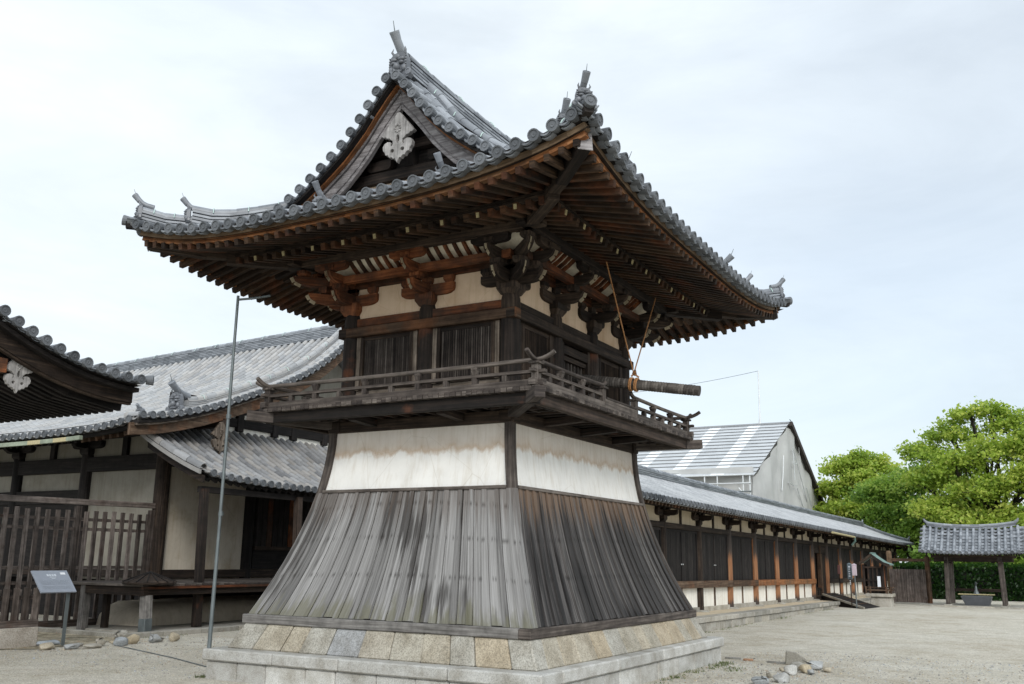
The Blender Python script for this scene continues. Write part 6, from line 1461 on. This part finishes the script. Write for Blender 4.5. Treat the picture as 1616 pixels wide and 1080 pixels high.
# pole
PL = thing('metal_pole', 'tall thin grey metal pole standing on the tower plinth corner', 'pole', (-2.60, -3.24, .398))
mb = MB('metal'); mb.tube([(-2.60, -3.26, .38), (-2.60, -3.25, 1.9), (-2.60, -3.24, 5.46)], [.030, .024, .021], 10); mb.build('shaft', PL)
mb = MB('metal'); mb.tube([(-2.60, -3.24, 5.40), (-2.44, -3.08, 5.44), (-2.26, -2.92, 5.50)], .018, 8); mb.build('bracket_arm', PL)
for z in (2.2, 3.6): mb = MB('metal'); mb.tube([(-2.60, -3.24, z), (-2.60, -3.24, z+.06)], .036, 10); mb.build('pipe_joint', PL)
# information board
SG = thing('information_board', 'slanted slate grey information board on a thin metal post before the lattice fence', 'sign', (-8.25, -1.45, 0))
mb = MB('metal'); 
mb.beam((-8.20, -1.46, 0), (-8.20, -1.46, 1.02), .05, .04, (1, 0, 0)); mb.build('stand', SG)
c = A3(-8.25, -1.75, 1.14); ux = A3(0, 1, 0); uy = nrm(A3(-.50, 0, .52)); un = np.cross(ux, uy); hw, hh = .36, .26
mb = MB('sign_face'); mb.beam(c-ux*hw, c+ux*hw, 2*hh, .03, un); FC = mb.build('sign_panel', SG, .004)
mb = MB(['sign_text', 'sign_dim', 'white_paper']); S_ = un*.0175 if un[0] > 0 else -un*.0175
def strip(x0, x1, y0, y1, m): mb.beam(c+ux*x0+uy*(y0+y1)/2+S_, c+ux*x1+uy*(y0+y1)/2+S_, abs(y1-y0), .003, un, m)
for k in range(4): strip(-.10+.05*k, -.062+.05*k, .115, .165, 0)
strip(-.06, .07, .085, .10, 0); strip(-.03, .045, .055, .068, 0); strip(.19, .29, .155, .205, 2)
for row in range(8):
    for col in range(2):
        x = -.28+.30*col
        if row == 4: continue
        while x < (-.01 if col == 0 else .29): w = random.uniform(.012, .045); strip(x, min(x+w, .30), .005-.026*row, .016-.026*row, 1); x += w+.008
mb.build('lettering', FC)
# field stones
def rock(x, y, sx, sy, sz, rnd, label, group, sink=.16):
    """angular half-sunk field stone: hull of scattered points, then softened"""
    import bmesh
    bm = bmesh.new(); k = 22
    for i in range(k):
        d = RNG.normal(size=3); d /= np.linalg.norm(d); d = np.sign(d)*np.abs(d)**.8; q = RNG.uniform(.80, 1.08)
        bm.verts.new((.80*sx*d[0]*q, .80*sy*d[1]*q, .72*sz*d[2]*q))
    h = bmesh.ops.convex_hull(bm, input=bm.verts[:]); bmesh.ops.delete(bm, geom=[v for v in bm.verts if not v.link_faces], context='VERTS')
    bmesh.ops.dissolve_limit(bm, angle_limit=R(14), verts=bm.verts[:], edges=bm.edges[:])
    bmesh.ops.bevel(bm, geom=bm.edges[:], offset=min(sx, sy, sz)*.16, segments=2, profile=.6, affect='EDGES')
    bm.verts.index_update(); mb = MB('rock')
    mb.add([A3(*v.co)+A3(x, y, .72*sz*(1-2*sink)) for v in bm.verts], [tuple(v.index for v in f.verts) for f in bm.faces], None, rnd, 0, True); bm.free()
    return tag(centre_origin(mb.build('field_stone')), label, 'stone', group)
gl = 'field stones in a row by the left hall'; gr = 'field stones in a row beside the tower'
for a in ((-8.50, -1.55, .16, .34, .09, .75, 'large flat pale stone at the foot of the information board', gl), (-7.80, -2.05, .13, .20, .11, .55, 'tan stone nearest the low fence block', gl), (-7.60, -1.72, .14, .20, .09, .7, 'pale grey stone just right of the information board post', gl),
          (-7.45, -1.42, .15, .26, .07, .3, 'dark flat slab stone in the left row', gl), (-7.70, -1.05, .12, .16, .13, .6, 'buff stone between the dark slab and the blue grey stone', gl), (-7.45, -.82, .14, .20, .14, .78, 'blue grey rounded stone in the middle of the left row', gl),
          (-7.62, -.42, .14, .21, .16, .5, 'tan rounded stone right of the blue grey one', gl), (-7.52, .02, .14, .20, .14, .85, 'white grey boulder in the left row', gl), (-7.42, .42, .13, .18, .15, .45, 'brown broken stone at the right end of the left row', gl), (-8.70, .20, .13, .22, .15, .62, 'mossy pale stone on the kerb below the veranda post', gl),
          (4.06, 2.05, .15, .17, .13, .95, 'pale upright boulder at the front of the right row', gr), (4.18, 1.02, .17, .15, .12, .9, 'rounded white stone near the lower frame edge, right row', gr), (3.98, .62, .18, .15, .11, .8, 'pale grey stone cut by the lower frame edge, right row', gr),
          (4.18, 2.45, .13, .16, .12, .5, 'buff stone behind the upright boulder', gr), (4.02, 2.75, .18, .14, .11, .2, 'dark grey wedge stone in the right row', gr), (4.22, 3.02, .20, .22, .12, .85, 'large pale stone at the far end of the right row', gr)): rock(*a)
for a in ((3.90, 1.55, .10, .12, .07, .3, 'small dark stone between the upright boulder and the frame edge, right row', gr), (4.30, 2.25, .09, .11, .07, .7, 'small pale stone tucked right of the upright boulder', gr), (3.85, 2.45, .10, .09, .06, .55, 'small tan stone left of the dark grey wedge stone', gr), (4.45, 2.75, .10, .13, .08, .4, 'small brown stone at the right side of the right row', gr),
          (-7.9, -1.35, .08, .12, .06, .2, 'small dark stone beside the foot of the information board', gl), (-7.75, -.72, .08, .11, .07, .45, 'small tan stone behind the blue grey rounded one', gl), (-7.62, .22, .09, .11, .08, .65, 'small pale stone between the white grey boulder and the broken stone', gl)): rock(*a)
mb = MB('old_stone'); mb.prism([(-.17, 0), (.22, 0), (.16, .10), (.02, .19), (-.15, .22)], (3.78, 3.55, 0), (.95, .3, 0), (0, 0, 1), .09, 0, .05); tag(centre_origin(mb.build('stone_shard', None, .01)), 'dark upright wedge shaped stone shard behind the right stone row', 'stone')
mb = MB('rock'); mb.box(2.50, 2.78, 3.80, 3.86, 0, .03, 0, .05); mb.build; tag(centre_origin(mb.build('roof_tile_piece', None, .006)), 'grey broken tile piece lying flat on gravel beside the tower plinth', 'tile piece')
MT['clay'] = plain('red clay', (.30, .17, .10), .8, 0, .4, 12); mb = MB('clay'); mb.box(2.86, 3.02, 3.66, 3.74, 0, .035); tag(centre_origin(mb.build('brick_piece', None, .008)), 'small reddish brick fragment lying on gravel beside the tower plinth', 'brick')
mb = MB('rock'); mb.beam((3.30, 3.58, .015), (3.62, 3.52, .02), .05, .03, rnd=.05); tag(centre_origin(mb.build('stick')), 'short dark stick lying on the gravel left of the stone shard', 'stick')
mb = MB('metal'); mb.tube([(-7.4, -.9, .012), (-5, -1.75, .012), (-2.75, -2.7, .012)], .008, 6); tag(mb.build('ground_cable'), 'thin dark cable lying across the gravel to the foot of the pole', 'cable')
# weeds and loose pebbles
mb = MB('grass')
def tuft(x, y, n, s_):
    for _ in range(n):
        c = A3(x+random.gauss(0, s_), y+random.gauss(0, s_), 0); d = A3(random.gauss(0, .5), random.gauss(0, .5), 1); d = nrm(d)*random.uniform(.02, .06); w = nrm(np.cross(d, A3(random.random(), random.random(), .1)))*.006
        mb.add([c-w, c+w, c+d*.7+w*.6, c+d], [(0, 1, 2, 3)], [[(0, 0)]*4])
for a in ((2.75, 3.05, 60, .07), (2.68, 2.6, 50, .08), (3.05, 2.3, 50, .09), (3.2, 2.0, 40, .09), (-2.72, -3.2, 90, .06), (-2.7, -2.9, 50, .06), (2.72, 1.4, 40, .08), (2.74, .6, 40, .06), (-8.6, .5, 40, .1), (-8.4, 1.3, 50, .15)): tuft(*a)
for _ in range(26): tuft(random.uniform(.24, .34), random.uniform(9, 24), 14, .07)
for _ in range(16): tuft(random.uniform(-2.78, -2.66), random.uniform(-3.3, .5), 16, .05)
for _ in range(22): tuft(random.uniform(2.66, 2.85), random.uniform(-1.5, 3.4), 14, .06)
for _ in range(14): tuft(random.uniform(-8.8, -8.3), random.uniform(0, 6), 14, .07)
kind(mb.build('weeds'), 'stuff')
mb = MB('clay')
for _ in range(420):
    x, y = random.choice(((random.uniform(-11.5, -7.6), random.uniform(-1.6, .3)), (random.uniform(2.7, 4.6), random.uniform(-.5, 4.2)), (random.uniform(-8.7, -3), random.uniform(-2.5, 3))))
    q = random.random()*6.28; a = A3(math.cos(q), math.sin(q), random.uniform(-.2, .3))*random.uniform(.015, .032); b = A3(-math.sin(q), math.cos(q), random.uniform(-.2, .3))*.012; c = A3(x, y, .016)
    mb.add([c-a, c-b, c+a, c+b], [(0, 1, 2, 3)], [[(0, 0)]*4])
kind(mb.build('fallen_leaves'), 'stuff')
mb = MB('rock'); nq = 5200
for i in range(nq):
    if i % 3: x, y = random.uniform(2.7, 7.5), random.uniform(-2.5, 6)
    else: x, y = random.uniform(-9, -2.7), random.uniform(-3.6, 1.5)
    s_ = random.uniform(.006, .017)*(1 if random.random() > .05 else 1.8); q = random.random()*6; a = A3(math.cos(q), math.sin(q), 0)*s_; b = A3(-math.sin(q), math.cos(q), 0)*s_*random.uniform(.6, 1); c = A3(x, y, 0)
    if -2.66 < x < 2.66 and -3.4 < y < 3.4: continue
    mb.add([c+a, c+b, c-a, c-b, c+a*.5+A3(0, 0, s_*.8), c+b*.5+A3(0, 0, s_*.8), c-a*.5+A3(0, 0, s_*.8), c-b*.5+A3(0, 0, s_*.8)], [(0, 1, 5, 4), (1, 2, 6, 5), (2, 3, 7, 6), (3, 0, 4, 7), (4, 5, 6, 7)])
kind(mb.build('pebbles'), 'stuff')
